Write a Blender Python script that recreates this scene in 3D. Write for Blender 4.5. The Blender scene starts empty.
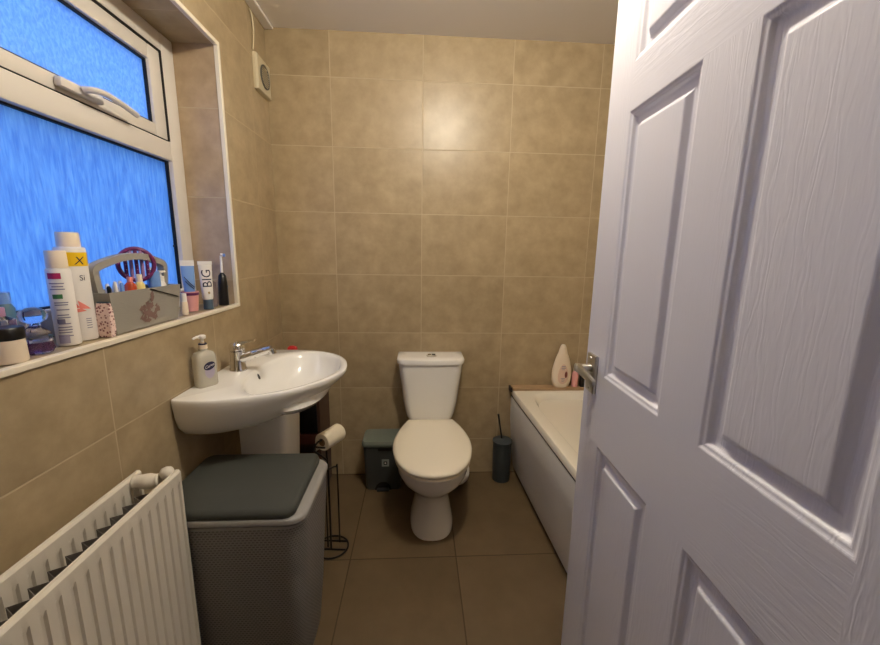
import bpy, bmesh, math, random
from math import sin, cos, pi, sqrt, atan2, radians
from mathutils import Vector, Matrix
random.seed(7)
C = bpy.context.scene.collection

# ------------------------------------------------------------------ materials
def lin(r, g, b):
    f = lambda c: (c/255/12.92) if c/255 <= .04045 else ((c/255+.055)/1.055)**2.4
    return (f(r), f(g), f(b), 1)
def newmat(name):
    m = bpy.data.materials.new(name); m.use_nodes = True
    nt = m.node_tree
    return m, nt, nt.nodes['Principled BSDF']
def mat(name, col, rough=.5, metal=0, bump=0, bscale=200, coat=0, trans=0, ior=1.45, sheen=0, sss=0, stretch=(1, 1, 1), var=0, vscale=20):
    m, nt, p = newmat(name)
    p.inputs['Base Color'].default_value = col
    p.inputs['Roughness'].default_value = rough
    p.inputs['Metallic'].default_value = metal
    p.inputs['Coat Weight'].default_value = coat
    p.inputs['Transmission Weight'].default_value = trans
    p.inputs['IOR'].default_value = ior
    if sheen: p.inputs['Sheen Weight'].default_value = sheen
    tc = nt.nodes.new('ShaderNodeTexCoord')
    if bump:
        mp = nt.nodes.new('ShaderNodeMapping'); mp.inputs['Scale'].default_value = stretch
        n = nt.nodes.new('ShaderNodeTexNoise'); n.inputs['Scale'].default_value = bscale; n.inputs['Detail'].default_value = 3
        b = nt.nodes.new('ShaderNodeBump'); b.inputs['Strength'].default_value = bump; b.inputs['Distance'].default_value = .002
        nt.links.new(tc.outputs['Object'], mp.inputs[0]); nt.links.new(mp.outputs[0], n.inputs['Vector'])
        nt.links.new(n.outputs['Fac'], b.inputs['Height']); nt.links.new(b.outputs[0], p.inputs['Normal'])
    if var:
        n = nt.nodes.new('ShaderNodeTexNoise'); n.inputs['Scale'].default_value = vscale; n.inputs['Detail'].default_value = 4
        mx = nt.nodes.new('ShaderNodeMix'); mx.data_type = 'RGBA'
        mx.inputs['A'].default_value = tuple(c*(1-var) for c in col[:3])+(1,); mx.inputs['B'].default_value = tuple(min(1, c*(1+var)) for c in col[:3])+(1,)
        nt.links.new(tc.outputs['Object'], n.inputs['Vector']); nt.links.new(n.outputs['Fac'], mx.inputs['Factor']); nt.links.new(mx.outputs['Result'], p.inputs['Base Color'])
    return m

def tile_mat(name, axes, off, bw, rh, ca, cb, grout, mortar=.0024, rough=.36, blot=12, seed=0, bumpd=.0035):
    """large ceramic tiles with stone-like mottling, laid in a straight grid"""
    m, nt, p = newmat(name); N = nt.nodes; L = nt.links
    tc = N.new('ShaderNodeTexCoord'); sp = N.new('ShaderNodeSeparateXYZ'); L.new(tc.outputs['Object'], sp.inputs[0])
    ad = []
    for k in (0, 1):
        a = N.new('ShaderNodeMath'); a.operation = 'SUBTRACT'; L.new(sp.outputs['XYZ'.index(axes[k])], a.inputs[0]); a.inputs[1].default_value = off[k]-20*(bw, rh)[k]; ad.append(a)
    cb_ = N.new('ShaderNodeCombineXYZ'); L.new(ad[0].outputs[0], cb_.inputs[0]); L.new(ad[1].outputs[0], cb_.inputs[1])
    br = N.new('ShaderNodeTexBrick'); br.offset = 0; br.squash = 1
    br.inputs['Scale'].default_value = 1; br.inputs['Brick Width'].default_value = bw; br.inputs['Row Height'].default_value = rh
    br.inputs['Mortar Size'].default_value = mortar; br.inputs['Mortar Smooth'].default_value = .3
    br.inputs['Color1'].default_value = (0, 0, 0, 1); br.inputs['Color2'].default_value = (1, 1, 1, 1); br.inputs['Mortar'].default_value = (.5, .5, .5, 1)
    L.new(cb_.outputs[0], br.inputs['Vector'])
    n1 = N.new('ShaderNodeTexNoise'); n1.inputs['Scale'].default_value = blot; n1.inputs['Detail'].default_value = 6; n1.inputs['Roughness'].default_value = .62
    n1.noise_dimensions = '4D'; mul = N.new('ShaderNodeMath'); mul.operation = 'MULTIPLY'; mul.inputs[1].default_value = 7
    L.new(br.outputs['Color'], mul.inputs[0]); L.new(mul.outputs[0], n1.inputs['W']); L.new(tc.outputs['Object'], n1.inputs['Vector'])
    rp = N.new('ShaderNodeMapRange'); rp.inputs['From Min'].default_value = .3; rp.inputs['From Max'].default_value = .72; L.new(n1.outputs['Fac'], rp.inputs['Value'])
    ad2 = N.new('ShaderNodeMath'); ad2.operation = 'MULTIPLY_ADD'; L.new(br.outputs['Color'], ad2.inputs[0]); ad2.inputs[1].default_value = .22; ad2.inputs[2].default_value = -.11
    ad3 = N.new('ShaderNodeMath'); ad3.operation = 'ADD'; ad3.use_clamp = True; L.new(ad2.outputs[0], ad3.inputs[0]); L.new(rp.outputs[0], ad3.inputs[1])
    mx = N.new('ShaderNodeMix'); mx.data_type = 'RGBA'; mx.inputs['A'].default_value = ca; mx.inputs['B'].default_value = cb; L.new(ad3.outputs[0], mx.inputs['Factor'])
    mg = N.new('ShaderNodeMix'); mg.data_type = 'RGBA'; L.new(br.outputs['Fac'], mg.inputs['Factor']); L.new(mx.outputs['Result'], mg.inputs['A']); mg.inputs['B'].default_value = grout
    L.new(mg.outputs['Result'], p.inputs['Base Color'])
    rr = N.new('ShaderNodeMapRange'); rr.inputs['To Min'].default_value = rough; rr.inputs['To Max'].default_value = .8; L.new(br.outputs['Fac'], rr.inputs['Value']); L.new(rr.outputs[0], p.inputs['Roughness'])
    n2 = N.new('ShaderNodeTexNoise'); n2.inputs['Scale'].default_value = 26; n2.inputs['Detail'].default_value = 4; L.new(tc.outputs['Object'], n2.inputs['Vector'])
    h = N.new('ShaderNodeMath'); h.operation = 'MULTIPLY_ADD'; L.new(br.outputs['Fac'], h.inputs[0]); h.inputs[1].default_value = -1.0
    h2 = N.new('ShaderNodeMath'); h2.operation = 'MULTIPLY'; L.new(n2.outputs['Fac'], h2.inputs[0]); h2.inputs[1].default_value = .13; L.new(h2.outputs[0], h.inputs[2])
    b = N.new('ShaderNodeBump'); b.inputs['Strength'].default_value = .5; b.inputs['Distance'].default_value = bumpd; L.new(h.outputs[0], b.inputs['Height']); L.new(b.outputs[0], p.inputs['Normal'])
    return m

TW, TH, Z7 = .465, .3277, .2217
TA, TB, TG = lin(152, 134, 104), lin(180, 161, 129), lin(188, 171, 142)
M = {}
M['tile_back'] = tile_mat('beige_tile_back', 'XZ', (.3106, Z7), TW, TH, TA, TB, TG)
M['tile_side'] = tile_mat('beige_tile_side', 'YZ', (-.2, Z7), .494, TH, TA, TB, TG)
M['tile_sill'] = tile_mat('beige_tile_sill', 'YX', (-.2, .31), .494, TH, TA, TB, TG)
M['tile_jamb'] = tile_mat('beige_tile_jamb', 'XZ', (.1, Z7), TW, TH, lin(160, 138, 110), lin(190, 167, 136), TG)
M['tile_floor'] = tile_mat('brown_floor_tile', 'XY', (.9314, -.658), TW, .65, lin(92, 76, 54), lin(108, 90, 66), lin(74, 61, 45), mortar=.003, rough=.42, blot=6)
M['ceiling'] = mat('ceiling_paint', lin(234, 230, 226), .75, bump=.15, bscale=60)
M['plaster'] = mat('hall_plaster', lin(214, 205, 190), .8)
M['white_bead'] = mat('white_tile_trim', lin(235, 226, 208), .35)
M['upvc'] = mat('white_upvc', lin(218, 212, 204), .35)
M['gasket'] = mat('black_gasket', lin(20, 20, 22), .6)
M['ceramic'] = mat('white_ceramic', lin(244, 243, 240), .12, coat=.5)
M['seat'] = mat('cream_toilet_seat', lin(240, 232, 214), .25)
M['chrome'] = mat('chrome', (.8, .8, .8, 1), .12, 1)
M['satin'] = mat('satin_nickel', (.62, .6, .55, 1), .28, 1)
M['bath'] = mat('bath_acrylic', lin(236, 230, 216), .2, coat=.3)
M['bath_panel'] = mat('bath_panel', lin(214, 211, 206), .3, bump=.05, bscale=8)
M['rad'] = mat('radiator_enamel', lin(226, 219, 206), .35)
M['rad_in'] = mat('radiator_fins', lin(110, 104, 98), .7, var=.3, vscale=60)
M['black'] = mat('black_plastic', lin(18, 17, 18), .35)
M['black_metal'] = mat('black_wire', lin(24, 18, 17), .4, .3)
M['dark_wood'] = mat('dark_brown_board', lin(74, 50, 40), .5, bump=.2, bscale=40, stretch=(1, 8, 1), var=.2)
M['paper'] = mat('toilet_paper', lin(238, 228, 206), .95, bump=.3, bscale=300)
M['card'] = mat('cardboard', lin(150, 120, 88), .9)
M['bin'] = mat('grey_green_plastic', lin(66, 70, 70), .45)
M['bin_lid'] = mat('grey_green_lid', lin(112, 120, 112), .45)
M['bin_dark'] = mat('dark_grey_plastic', lin(30, 30, 32), .5)
M['pot'] = mat('charcoal_pot', lin(62, 68, 70), .45, .2)
M['lid_pad'] = mat('charcoal_lid', lin(60, 62, 58), .75, bump=.4, bscale=500)
M['rim'] = mat('hamper_rim', lin(142, 140, 138), .45)
M['white_pl'] = mat('white_plastic', lin(236, 232, 228), .35)
M['cream_pl'] = mat('cream_plastic', lin(238, 222, 200), .3)
M['pink_pl'] = mat('pink_plastic', lin(226, 164, 160), .35)
M['purple'] = mat('purple_plastic', lin(112, 44, 92), .3)
M['mauve'] = mat('mauve_plastic', lin(170, 130, 160), .3)
M['blue_pl'] = mat('blue_plastic', lin(120, 160, 222), .35)
M['teal'] = mat('teal_plastic', lin(84, 120, 140), .35)
M['navy'] = mat('navy_print', lin(30, 30, 66), .4)
M['lilac_print'] = mat('lilac_print', lin(176, 168, 190), .4)
M['slate'] = mat('slate_blue_plastic', lin(72, 92, 110), .35)
M['yellow'] = mat('yellow_print', lin(240, 196, 30), .4)
M['magenta'] = mat('magenta_print', lin(176, 36, 96), .4)
M['green'] = mat('green_print', lin(70, 128, 78), .4)
M['grey_print'] = mat('grey_print', lin(130, 126, 150), .5)
M['coral'] = mat('coral_print', lin(232, 140, 130), .4)
M['orange'] = mat('orange_liquid', lin(214, 86, 48), .2, trans=.3)
M['red'] = mat('red_plastic', lin(200, 36, 40), .4)
M['gold'] = mat('dull_gold', lin(170, 150, 110), .3, .8)
M['soapgel'] = mat('clear_soap_bottle', lin(224, 220, 206), .12, trans=.35, coat=.5)
M['glass'] = mat('cut_glass', (.93, .93, 1, 1), .03, trans=1, ior=1.5)
M['purple_glass'] = mat('purple_liquid', lin(170, 110, 170), .08, trans=.7, ior=1.4)
M['basket'] = mat('grey_painted_box', lin(152, 148, 140), .6, bump=.2, bscale=80, stretch=(1, 1, 6))
M['basket_in'] = mat('box_strap', lin(40, 36, 34), .7)
M['print_brown'] = mat('faded_rose_print', lin(128, 102, 96), .7)
M['sealant'] = mat('sealant_strip', lin(176, 146, 112), .5)
M['dark_seal'] = mat('dark_strip_end', lin(50, 38, 30), .6)
M['vent_in'] = mat('vent_recess', lin(96, 92, 84), .7)
M['fan'] = mat('fan_cover', lin(206, 194, 164), .45)

def emis(name, col, s):
    m = bpy.data.materials.new(name); m.use_nodes = True; nt = m.node_tree; nt.nodes.clear()
    e = nt.nodes.new('ShaderNodeEmission'); e.inputs[0].default_value = col; e.inputs[1].default_value = s
    o = nt.nodes.new('ShaderNodeOutputMaterial'); nt.links.new(e.outputs[0], o.inputs[0]); return m
M['bulb'] = emis('lit_bulb', (1, .90, .73, 1), 790)

def obscure(name, kind):
    """patterned privacy glass: scatters the sky's light, ribbed or pebbled on the room side"""
    m = bpy.data.materials.new(name); m.use_nodes = True; nt = m.node_tree; nt.nodes.clear(); N = nt.nodes; L = nt.links
    tc = N.new('ShaderNodeTexCoord'); mp = N.new('ShaderNodeMapping'); L.new(tc.outputs['Object'], mp.inputs[0])
    n = N.new('ShaderNodeTexNoise'); n.inputs['Detail'].default_value = 3; n.inputs['Distortion'].default_value = .6
    if kind == 'streak': mp.inputs['Scale'].default_value = (1, 1, .12); n.inputs['Scale'].default_value = 130
    else: mp.inputs['Scale'].default_value = (1, 1, .6); n.inputs['Scale'].default_value = 120
    L.new(mp.outputs[0], n.inputs['Vector'])
    rp = N.new('ShaderNodeMapRange'); rp.inputs['From Min'].default_value = .35; rp.inputs['From Max'].default_value = .7; L.new(n.outputs['Fac'], rp.inputs['Value'])
    mx = N.new('ShaderNodeMix'); mx.data_type = 'RGBA'
    if kind == 'streak':
        mx.inputs['A'].default_value = (.46, .56, .70, 1); mx.inputs['B'].default_value = (.80, .84, .84, 1)
    else:
        mx.inputs['A'].default_value = (.66, .72, .86, 1); mx.inputs['B'].default_value = (.98, .98, .95, 1)
    L.new(rp.outputs[0], mx.inputs['Factor'])
    t = N.new('ShaderNodeBsdfTranslucent'); L.new(mx.outputs['Result'], t.inputs[0])
    b = N.new('ShaderNodeBump'); b.inputs['Strength'].default_value = .7; b.inputs['Distance'].default_value = .003; L.new(n.outputs['Fac'], b.inputs['Height'])
    g = N.new('ShaderNodeBsdfGlossy'); g.inputs['Roughness'].default_value = .15; L.new(b.outputs[0], g.inputs['Normal']); L.new(b.outputs[0], t.inputs['Normal'])
    ms = N.new('ShaderNodeMixShader'); ms.inputs[0].default_value = .06; L.new(t.outputs[0], ms.inputs[1]); L.new(g.outputs[0], ms.inputs[2])
    o = N.new('ShaderNodeOutputMaterial'); L.new(ms.outputs[0], o.inputs[0]); return m
M['glass_low'] = obscure('streaked_obscure_glass', 'streak')
M['glass_up'] = obscure('pebbled_obscure_glass', 'pebble')

def grain(name, vertical):
    """white moulded door skin with embossed wood grain"""
    m, nt, p = newmat(name); N = nt.nodes; L = nt.links
    p.inputs['Base Color'].default_value = lin(220, 219, 228); p.inputs['Roughness'].default_value = .30
    tc = N.new('ShaderNodeTexCoord'); mp = N.new('ShaderNodeMapping'); L.new(tc.outputs['Object'], mp.inputs[0])
    mp.inputs['Scale'].default_value = (1, 1, .16) if vertical else (.16, 1, 1)
    n0 = N.new('ShaderNodeTexNoise'); n0.inputs['Scale'].default_value = 7; n0.inputs['Detail'].default_value = 2; L.new(mp.outputs[0], n0.inputs['Vector'])
    w = N.new('ShaderNodeTexWave'); w.wave_type = 'BANDS'; w.bands_direction = 'X' if vertical else 'Z'
    w.inputs['Scale'].default_value = 24; w.inputs['Distortion'].default_value = 18; w.inputs['Detail'].default_value = 3; w.inputs['Detail Scale'].default_value = 2.0
    L.new(mp.outputs[0], w.inputs['Vector'])
    mu = N.new('ShaderNodeMath'); mu.operation = 'MULTIPLY'; L.new(w.outputs['Fac'], mu.inputs[0])
    rp = N.new('ShaderNodeMapRange'); rp.inputs['From Min'].default_value = .42; rp.inputs['From Max'].default_value = .62; L.new(n0.outputs['Fac'], rp.inputs['Value'])
    rp.inputs['To Min'].default_value = .12
    L.new(rp.outputs[0], mu.inputs[1])
    b = N.new('ShaderNodeBump'); b.inputs['Strength'].default_value = .32; b.inputs['Distance'].default_value = .0008; L.new(mu.outputs[0], b.inputs['Height']); L.new(b.outputs[0], p.inputs['Normal'])
    return m
M['grain_v'] = grain('door_skin_vertical_grain', True)
M['grain_h'] = grain('door_skin_horizontal_grain', False)

def rattan():
    m, nt, p = newmat('grey_rattan_plastic'); N = nt.nodes; L = nt.links
    tc = N.new('ShaderNodeTexCoord'); sp = N.new('ShaderNodeSeparateXYZ'); L.new(tc.outputs['Object'], sp.inputs[0])
    a = N.new('ShaderNodeMath'); a.operation = 'ADD'; L.new(sp.outputs[0], a.inputs[0]); L.new(sp.outputs[1], a.inputs[1])
    c = N.new('ShaderNodeCombineXYZ'); L.new(a.outputs[0], c.inputs[0]); L.new(sp.outputs[2], c.inputs[1])
    ad = N.new('ShaderNodeVectorMath'); ad.operation = 'ADD'; ad.inputs[1].default_value = (5, 5, 0); L.new(c.outputs[0], ad.inputs[0])
    br = N.new('ShaderNodeTexBrick'); br.inputs['Scale'].default_value = 1; br.inputs['Brick Width'].default_value = .011; br.inputs['Row Height'].default_value = .0075
    br.inputs['Mortar Size'].default_value = .0030; br.inputs['Mortar Smooth'].default_value = .6; br.offset = .5
    L.new(ad.outputs[0], br.inputs['Vector'])
    mx = N.new('ShaderNodeMix'); mx.data_type = 'RGBA'; mx.inputs['A'].default_value = lin(84, 82, 82); mx.inputs['B'].default_value = lin(134, 131, 130); L.new(br.outputs['Fac'], mx.inputs['Factor'])
    L.new(mx.outputs['Result'], p.inputs['Base Color']); p.inputs['Roughness'].default_value = .5
    b = N.new('ShaderNodeBump'); b.inputs['Strength'].default_value = .8; b.inputs['Distance'].default_value = .003; L.new(br.outputs['Fac'], b.inputs['Height']); L.new(b.outputs[0], p.inputs['Normal'])
    return m
M['rattan'] = rattan()

# ------------------------------------------------------------------ builders
def finish(name, bm, mats, parent=None, smooth=None, loc=None):
    """link a bmesh as one mesh object; smooth = angle in degrees"""
    bmesh.ops.recalc_face_normals(bm, faces=bm.faces[:])
    me = bpy.data.meshes.new(name)
    if smooth is not None:
        a = radians(smooth)
        for f in bm.faces: f.smooth = True
        for e in bm.edges:
            if len(e.link_faces) == 2 and e.calc_face_angle(0) > a: e.smooth = False
    bm.to_mesh(me); bm.free()
    for m in (mats if isinstance(mats, (list, tuple)) else [mats]): me.materials.append(m)
    o = bpy.data.objects.new(name, me); C.objects.link(o)
    if loc: o.location = loc
    if parent is not None:
        o.parent = parent
        if parent.parent is not None: pass
    return o
def tag(o, label=None, cat=None, group=None, kind=None):
    if label: o['label'] = label
    if cat: o['category'] = cat
    if group: o['group'] = group
    if kind: o['kind'] = kind
    return o
def empty(name, loc=(0, 0, 0), rz=0, label=None, cat=None, group=None, kind=None):
    o = bpy.data.objects.new(name, None); C.objects.link(o); o.location = loc; o.rotation_euler = (0, 0, rz); o.empty_display_size = .05
    return tag(o, label, cat, group, kind)
def box(bm, x0, x1, y0, y1, z0, z1, bev=0, mi=0, seg=2):
    vs = [bm.verts.new((x, y, z)) for x in (x0, x1) for y in (y0, y1) for z in (z0, z1)]
    fs = [bm.faces.new([vs[i] for i in f]) for f in ((0, 1, 3, 2), (4, 6, 7, 5), (0, 4, 5, 1), (2, 3, 7, 6), (0, 2, 6, 4), (1, 5, 7, 3))]
    for f in fs: f.material_index = mi
    if bev:
        es = list({e for f in fs for e in f.edges})
        r = bmesh.ops.bevel(bm, geom=es, offset=bev, segments=seg, profile=.5, affect='EDGES')
        for f in r['faces']: f.material_index = mi
    return bm
def B(*a, **k): return box(bmesh.new(), *a, **k)
def loft(bm, rings, cap0=True, cap1=True, closed=True, mi=0):
    R = [[bm.verts.new(p) for p in r] for r in rings]; n = len(R[0])
    for a, b in zip(R, R[1:]):
        for i in range(n if closed else n-1):
            j = (i+1) % n
            try: f = bm.faces.new((a[i], a[j], b[j], b[i])); f.material_index = mi
            except ValueError: pass
    if cap0: bm.faces.new(R[0][::-1]).material_index = mi
    if cap1: bm.faces.new(R[-1]).material_index = mi
    return R
def lathe(bm, prof, c=(0, 0), n=28, sx=1, sy=1, mi=0, z0=0):
    """profile [(r,z)]"""
    rings = [[(c[0]+r*sx*cos(2*pi*i/n), c[1]+r*sy*sin(2*pi*i/n), z0+z) for i in range(n)] for r, z in prof]
    loft(bm, rings, mi=mi); return bm
def LT(*a, **k): return lathe(bmesh.new(), *a, **k)
def tube(bm, pts, r, n=10, closed=False, mi=0):
    P = [Vector(p) for p in pts]; m = len(P); rr = r if isinstance(r, (list, tuple)) else [r]*m
    rings = []; up = None
    for i in range(m):
        if closed: t = (P[(i+1) % m]-P[i-1]).normalized()
        else: t = (P[min(i+1, m-1)]-P[max(i-1, 0)]).normalized()
        if up is None: up = Vector((0, 0, 1)) if abs(t.z) < .9 else Vector((1, 0, 0))
        s = t.cross(up).normalized(); up = s.cross(t).normalized()
        rings.append([P[i]+(s*cos(2*pi*k/n)+up*sin(2*pi*k/n))*rr[i] for k in range(n)])
    if closed: loft(bm, rings+[rings[0]], False, False, mi=mi)
    else: loft(bm, rings, mi=mi)
    return bm
def T(*a, **k): return tube(bmesh.new(), *a, **k)
def spline(ctrl, n=8):
    P = [Vector(p) for p in ctrl]; out = []
    for i in range(len(P)-1):
        a, b, c, d = P[max(i-1, 0)], P[i], P[i+1], P[min(i+2, len(P)-1)]
        for k in range(n):
            t = k/n; out.append(.5*((2*b)+(c-a)*t+(2*a-5*b+4*c-d)*t*t+(3*b-a-3*c+d)*t**3))
    return out+[P[-1]]
def rrect(cx, cy, hx, hy, r, z, n=6):
    out = []
    for k, (sx, sy) in enumerate(((1, 1), (-1, 1), (-1, -1), (1, -1))):
        for i in range(n+1):
            a = pi/2*k+pi/2*i/n; out.append((cx+sx*(hx-r)+r*cos(a), cy+sy*(hy-r)+r*sin(a), z))
    return out
def text_mesh(s, size, font_shear=0):
    cu = bpy.data.curves.new('lettering', 'FONT'); cu.body = s; cu.size = size; cu.align_x = 'CENTER'; cu.align_y = 'CENTER'; cu.shear = font_shear; cu.resolution_u = 3
    o = bpy.data.objects.new('lettering', cu); C.objects.link(o); bpy.context.view_layer.update()
    me = bpy.data.meshes.new_from_object(o); bpy.data.objects.remove(o)
    bm = bmesh.new(); bm.from_mesh(me); bpy.data.meshes.remove(me)
    bmesh.ops.subdivide_edges(bm, edges=[e for e in bm.edges if e.calc_length() > size*.25], cuts=2)
    return bm
def wrap(bm, R, ang, z, rot=0, sx=1, sy=1):
    """bend flat XY lettering round an upright cylinder of radius R, centred at angle ang and height z"""
    for v in bm.verts:
        x, y = v.co.x, v.co.y; x, y = x*cos(rot)-y*sin(rot), x*sin(rot)+y*cos(rot)
        a = ang+x/R; v.co = Vector((R*cos(a)*sx, R*sin(a)*sy, z+y))
    return bm
def cylpatch(bm, R, a0, a1, z0, z1, mi=0, n=10, sx=1, sy=1):
    rr = []
    for z in (z0, z1): rr.append([(R*cos(a0+(a1-a0)*i/n)*sx, R*sin(a0+(a1-a0)*i/n)*sy, z) for i in range(n+1)])
    loft(bm, rr, False, False, False, mi); return bm
def disc_patch(R, ang, z, a, b, n=20, sx=1, sy=1):
    bm = bmesh.new(); vs = [bm.verts.new((a*cos(2*pi*i/n), b*sin(2*pi*i/n), 0)) for i in range(n)]; c = bm.verts.new((0, 0, 0))
    for i in range(n): bm.faces.new((vs[i], vs[(i+1) % n], c))
    return wrap(bm, R, ang, z, sx=sx, sy=sy)

# ------------------------------------------------------------------ room
H = 2.397; XR = 2.05; YF = -1.95; HY = -3.3
WY0, WY1, WZ0, WZ1 = -1.86, -.494, 1.104, 2.081      # window opening, lengthened out of view to throw more daylight on the door
tag(finish('floor', B(-.3, XR+.1, HY-.1, .1, -.1, 0), M['tile_floor']), kind='structure')
tag(finish('ceiling', B(-.3, XR+.1, HY-.1, .1, H, H+.1), M['ceiling']), kind='structure')
tag(finish('wall_back', B(0, XR, 0, .1, 0, H), M['tile_back']), kind='structure')
def mat_by_normal(o, mx, my, mz):
    o.data.materials.clear()
    for m in (mx, my, mz): o.data.materials.append(m)
    for p in o.data.polygons:
        n = p.normal; p.material_index = 0 if abs(n.x) > .7 else (1 if abs(n.y) > .7 else 2)
bm = bmesh.new()
ys = [HY, WY0, WY1, .1]; zs = [0, WZ0, WZ1, H]
for i in range(3):
    for j in range(3):
        if i == 1 and j == 1: continue
        for x in (0, -.28):
            bm.faces.new([bm.verts.new((x, y, z)) for y, z in ((ys[i], zs[j]), (ys[i+1], zs[j]), (ys[i+1], zs[j+1]), (ys[i], zs[j+1]))])
for (a, b) in (((WY0, WZ0), (WY1, WZ0)), ((WY1, WZ0), (WY1, WZ1)), ((WY1, WZ1), (WY0, WZ1)), ((WY0, WZ1), (WY0, WZ0)), ((HY, 0), (HY, H)), ((.1, H), (.1, 0)), ((HY, H), (.1, H)), ((HY, 0), (.1, 0))):
    bm.faces.new([bm.verts.new(p) for p in ((0, a[0], a[1]), (0, b[0], b[1]), (-.28, b[0], b[1]), (-.28, a[0], a[1]))])
bmesh.ops.remove_doubles(bm, verts=bm.verts[:], dist=1e-5)
wl = tag(finish('wall_left', bm, M['tile_side']), kind='structure'); mat_by_normal(wl, M['tile_side'], M['tile_jamb'], M['tile_sill'])
tag(finish('wall_right', B(XR, XR+.1, HY, 0, 0, H), M['tile_side']), kind='structure')
bm = bmesh.new(); box(bm, 0, .405, YF-.1, YF, 0, H); box(bm, 1.19, XR, YF-.1, YF, 0, H); box(bm, .405, 1.19, YF-.1, YF, 2.03, H)
tag(finish('wall_front', bm, M['tile_back']), kind='structure')
tag(finish('wall_hall', B(0, XR, HY-.1, HY, 0, H), M['plaster']), kind='structure')
# white bead round the tiled window opening
bm = bmesh.new(); e = .014
box(bm, -.012, .004, WY1-.002, WY1+e, WZ0-.011, WZ1+e, .002); box(bm, -.012, .004, WY0-e, WY0+.002, WZ0-e, WZ1+e, .002)
box(bm, -.012, .004, WY0+.002, WY1-.002, WZ1-.002, WZ1+e, .002); box(bm, -.014, .006, WY0+.002, WY1-.002, WZ0-.011, WZ0+.002, .002)
tag(finish('trim_1', bm, M['white_bead']), kind='structure')
# boxed corner piece at the ceiling over the left wall
tag(finish('trim_2', B(.002, .046, -1.2, -.002, H-.012, H-.001, .004), M['ceiling']), kind='structure')

# window
win = empty('window_1', (-.19, (WY0+WY1)/2, WZ0), kind='structure')
def wpart(name, bm, m, parent=win, smooth=30):
    o = finish(name, bm, m, parent, smooth); o.matrix_parent_inverse = Matrix.Translation(-Vector(win.location)); return o
def frame_ring(bm, x0, x1, y0, y1, z0, z1, w, bev=.004, mi=0):
    wl_, wr, wb, wt = w
    box(bm, x0, x1, y0, y0+wl_, z0, z1, bev, mi); box(bm, x0, x1, y1-wr, y1, z0, z1, bev, mi)
    box(bm, x0+.0005, x1-.0005, y0+wl_-.002, y1-wr+.002, z0, z0+wb, bev, mi); box(bm, x0+.0005, x1-.0005, y0+wl_-.002, y1-wr+.002, z1-wt, z1, bev, mi)
FX = -.16
bm = bmesh.new(); frame_ring(bm, -.23, FX, WY0, WY1, WZ0, WZ1, (.072, .072, .07, .062), .006)
box(bm, -.23, FX, WY0+.07, WY1-.07, 1.648, 1.716, .006)
wpart('frame', bm, M['upvc'])
SY0, SY1, SZ0, SZ1 = WY0+.078, -.575, 1.717, 2.012
bm = bmesh.new(); frame_ring(bm, -.215, FX-.002, SY0, SY1, SZ0, SZ1, (.062, .062, .042, .05), .005); wpart('casement', bm, M['upvc'])
bm = bmesh.new(); frame_ring(bm, -.2, FX+.0008, SY0-.006, SY1+.006, SZ0-.0005, SZ1+.006, (.0075, .0075, .001, .0075), 0)
frame_ring(bm, -.185, -.172, SY0+.058, SY1-.058, SZ0+.038, SZ1-.046, (.009, .009, .009, .009), 0)
frame_ring(bm, -.190, -.176, WY0+.068, WY1-.068, WZ0+.066, 1.652, (.009, .009, .009, .009), 0)
wpart('gasket', bm, M['gasket'], smooth=None)
wpart('pane', B(-.188, -.182, SY0+.05, SY1-.05, SZ0+.03, SZ1-.04), M['glass_up'])
wpart('pane', B(-.193, -.187, WY0+.06, WY1-.06, WZ0+.06, 1.66), M['glass_low'])
hd = wpart('handle', B(FX-.002, FX+.018, -1.02, -.885, 1.728, 1.752, .005), M['upvc'])
hb = T(spline([(FX+.022, -.96, 1.742), (FX+.045, -.95, 1.744), (FX+.05, -.92, 1.746), (FX+.046, -.86, 1.743), (FX+.04, -.79, 1.735)], 6), .0085, 10)
wpart('lever', hb, M['upvc'], hd).matrix_parent_inverse = Matrix.Identity(4)
hd.data['note'] = 0; del hd.data['note']
bm = bmesh.new(); lathe(bm, [(.0, 0), (.005, 0), (.005, .002), (0, .002)], n=12)
bmesh.ops.rotate(bm, verts=bm.verts[:], matrix=Matrix.Rotation(pi/2, 3, 'Y')); bmesh.ops.translate(bm, verts=bm.verts[:], vec=(FX-.0005, -.614, 1.338))
wpart('screw_cap', bm, M['black'])

# extractor fan on the left wall, with its cable
f = empty('extractor_fan', (0, -.088, 2.137), label='cream square extractor fan with round grille high on the left wall', cat='fan')
bm = bmesh.new(); loft(bm, [[(x, y, z) for y, z in ((-.078*s, -.076*s), (.078*s, -.076*s), (.078*s, .076*s), (-.078*s, .076*s))] for x, s in ((0, 1), (.012, 1), (.02, .95))])
finish('cover', bm, M['fan'], f, 20)
bm = bmesh.new(); lathe(bm, [(.0, .0195), (.047, .0195), (.052, .022), (.052, .026), (.047, .027), (.044, .021), (0, .021)], n=32); bmesh.ops.rotate(bm, verts=bm.verts[:], matrix=Matrix.Rotation(pi/2, 3, 'Y')); g = finish('grille', bm, M['vent_in'], f, 30)
bm = bmesh.new()
for k in range(-4, 5):
    w = sqrt(max(.0001, .045**2-(k*.0095)**2)); box(bm, .021, .025, -w, w, k*.0095-.0015, k*.0095+.0015)
finish('slats', bm, M['fan'], g)
tag(finish('power_cable', T(spline([(.006, -.17, 2.217), (.007, -.160, 2.26), (.008, -.154, 2.31), (.008, -.166, 2.36), (.008, -.18, 2.376)]), .0035, 8), M['fan'], smooth=60), 'thin cream cable hanging from the ceiling corner down to the extractor fan', 'cable')

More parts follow.
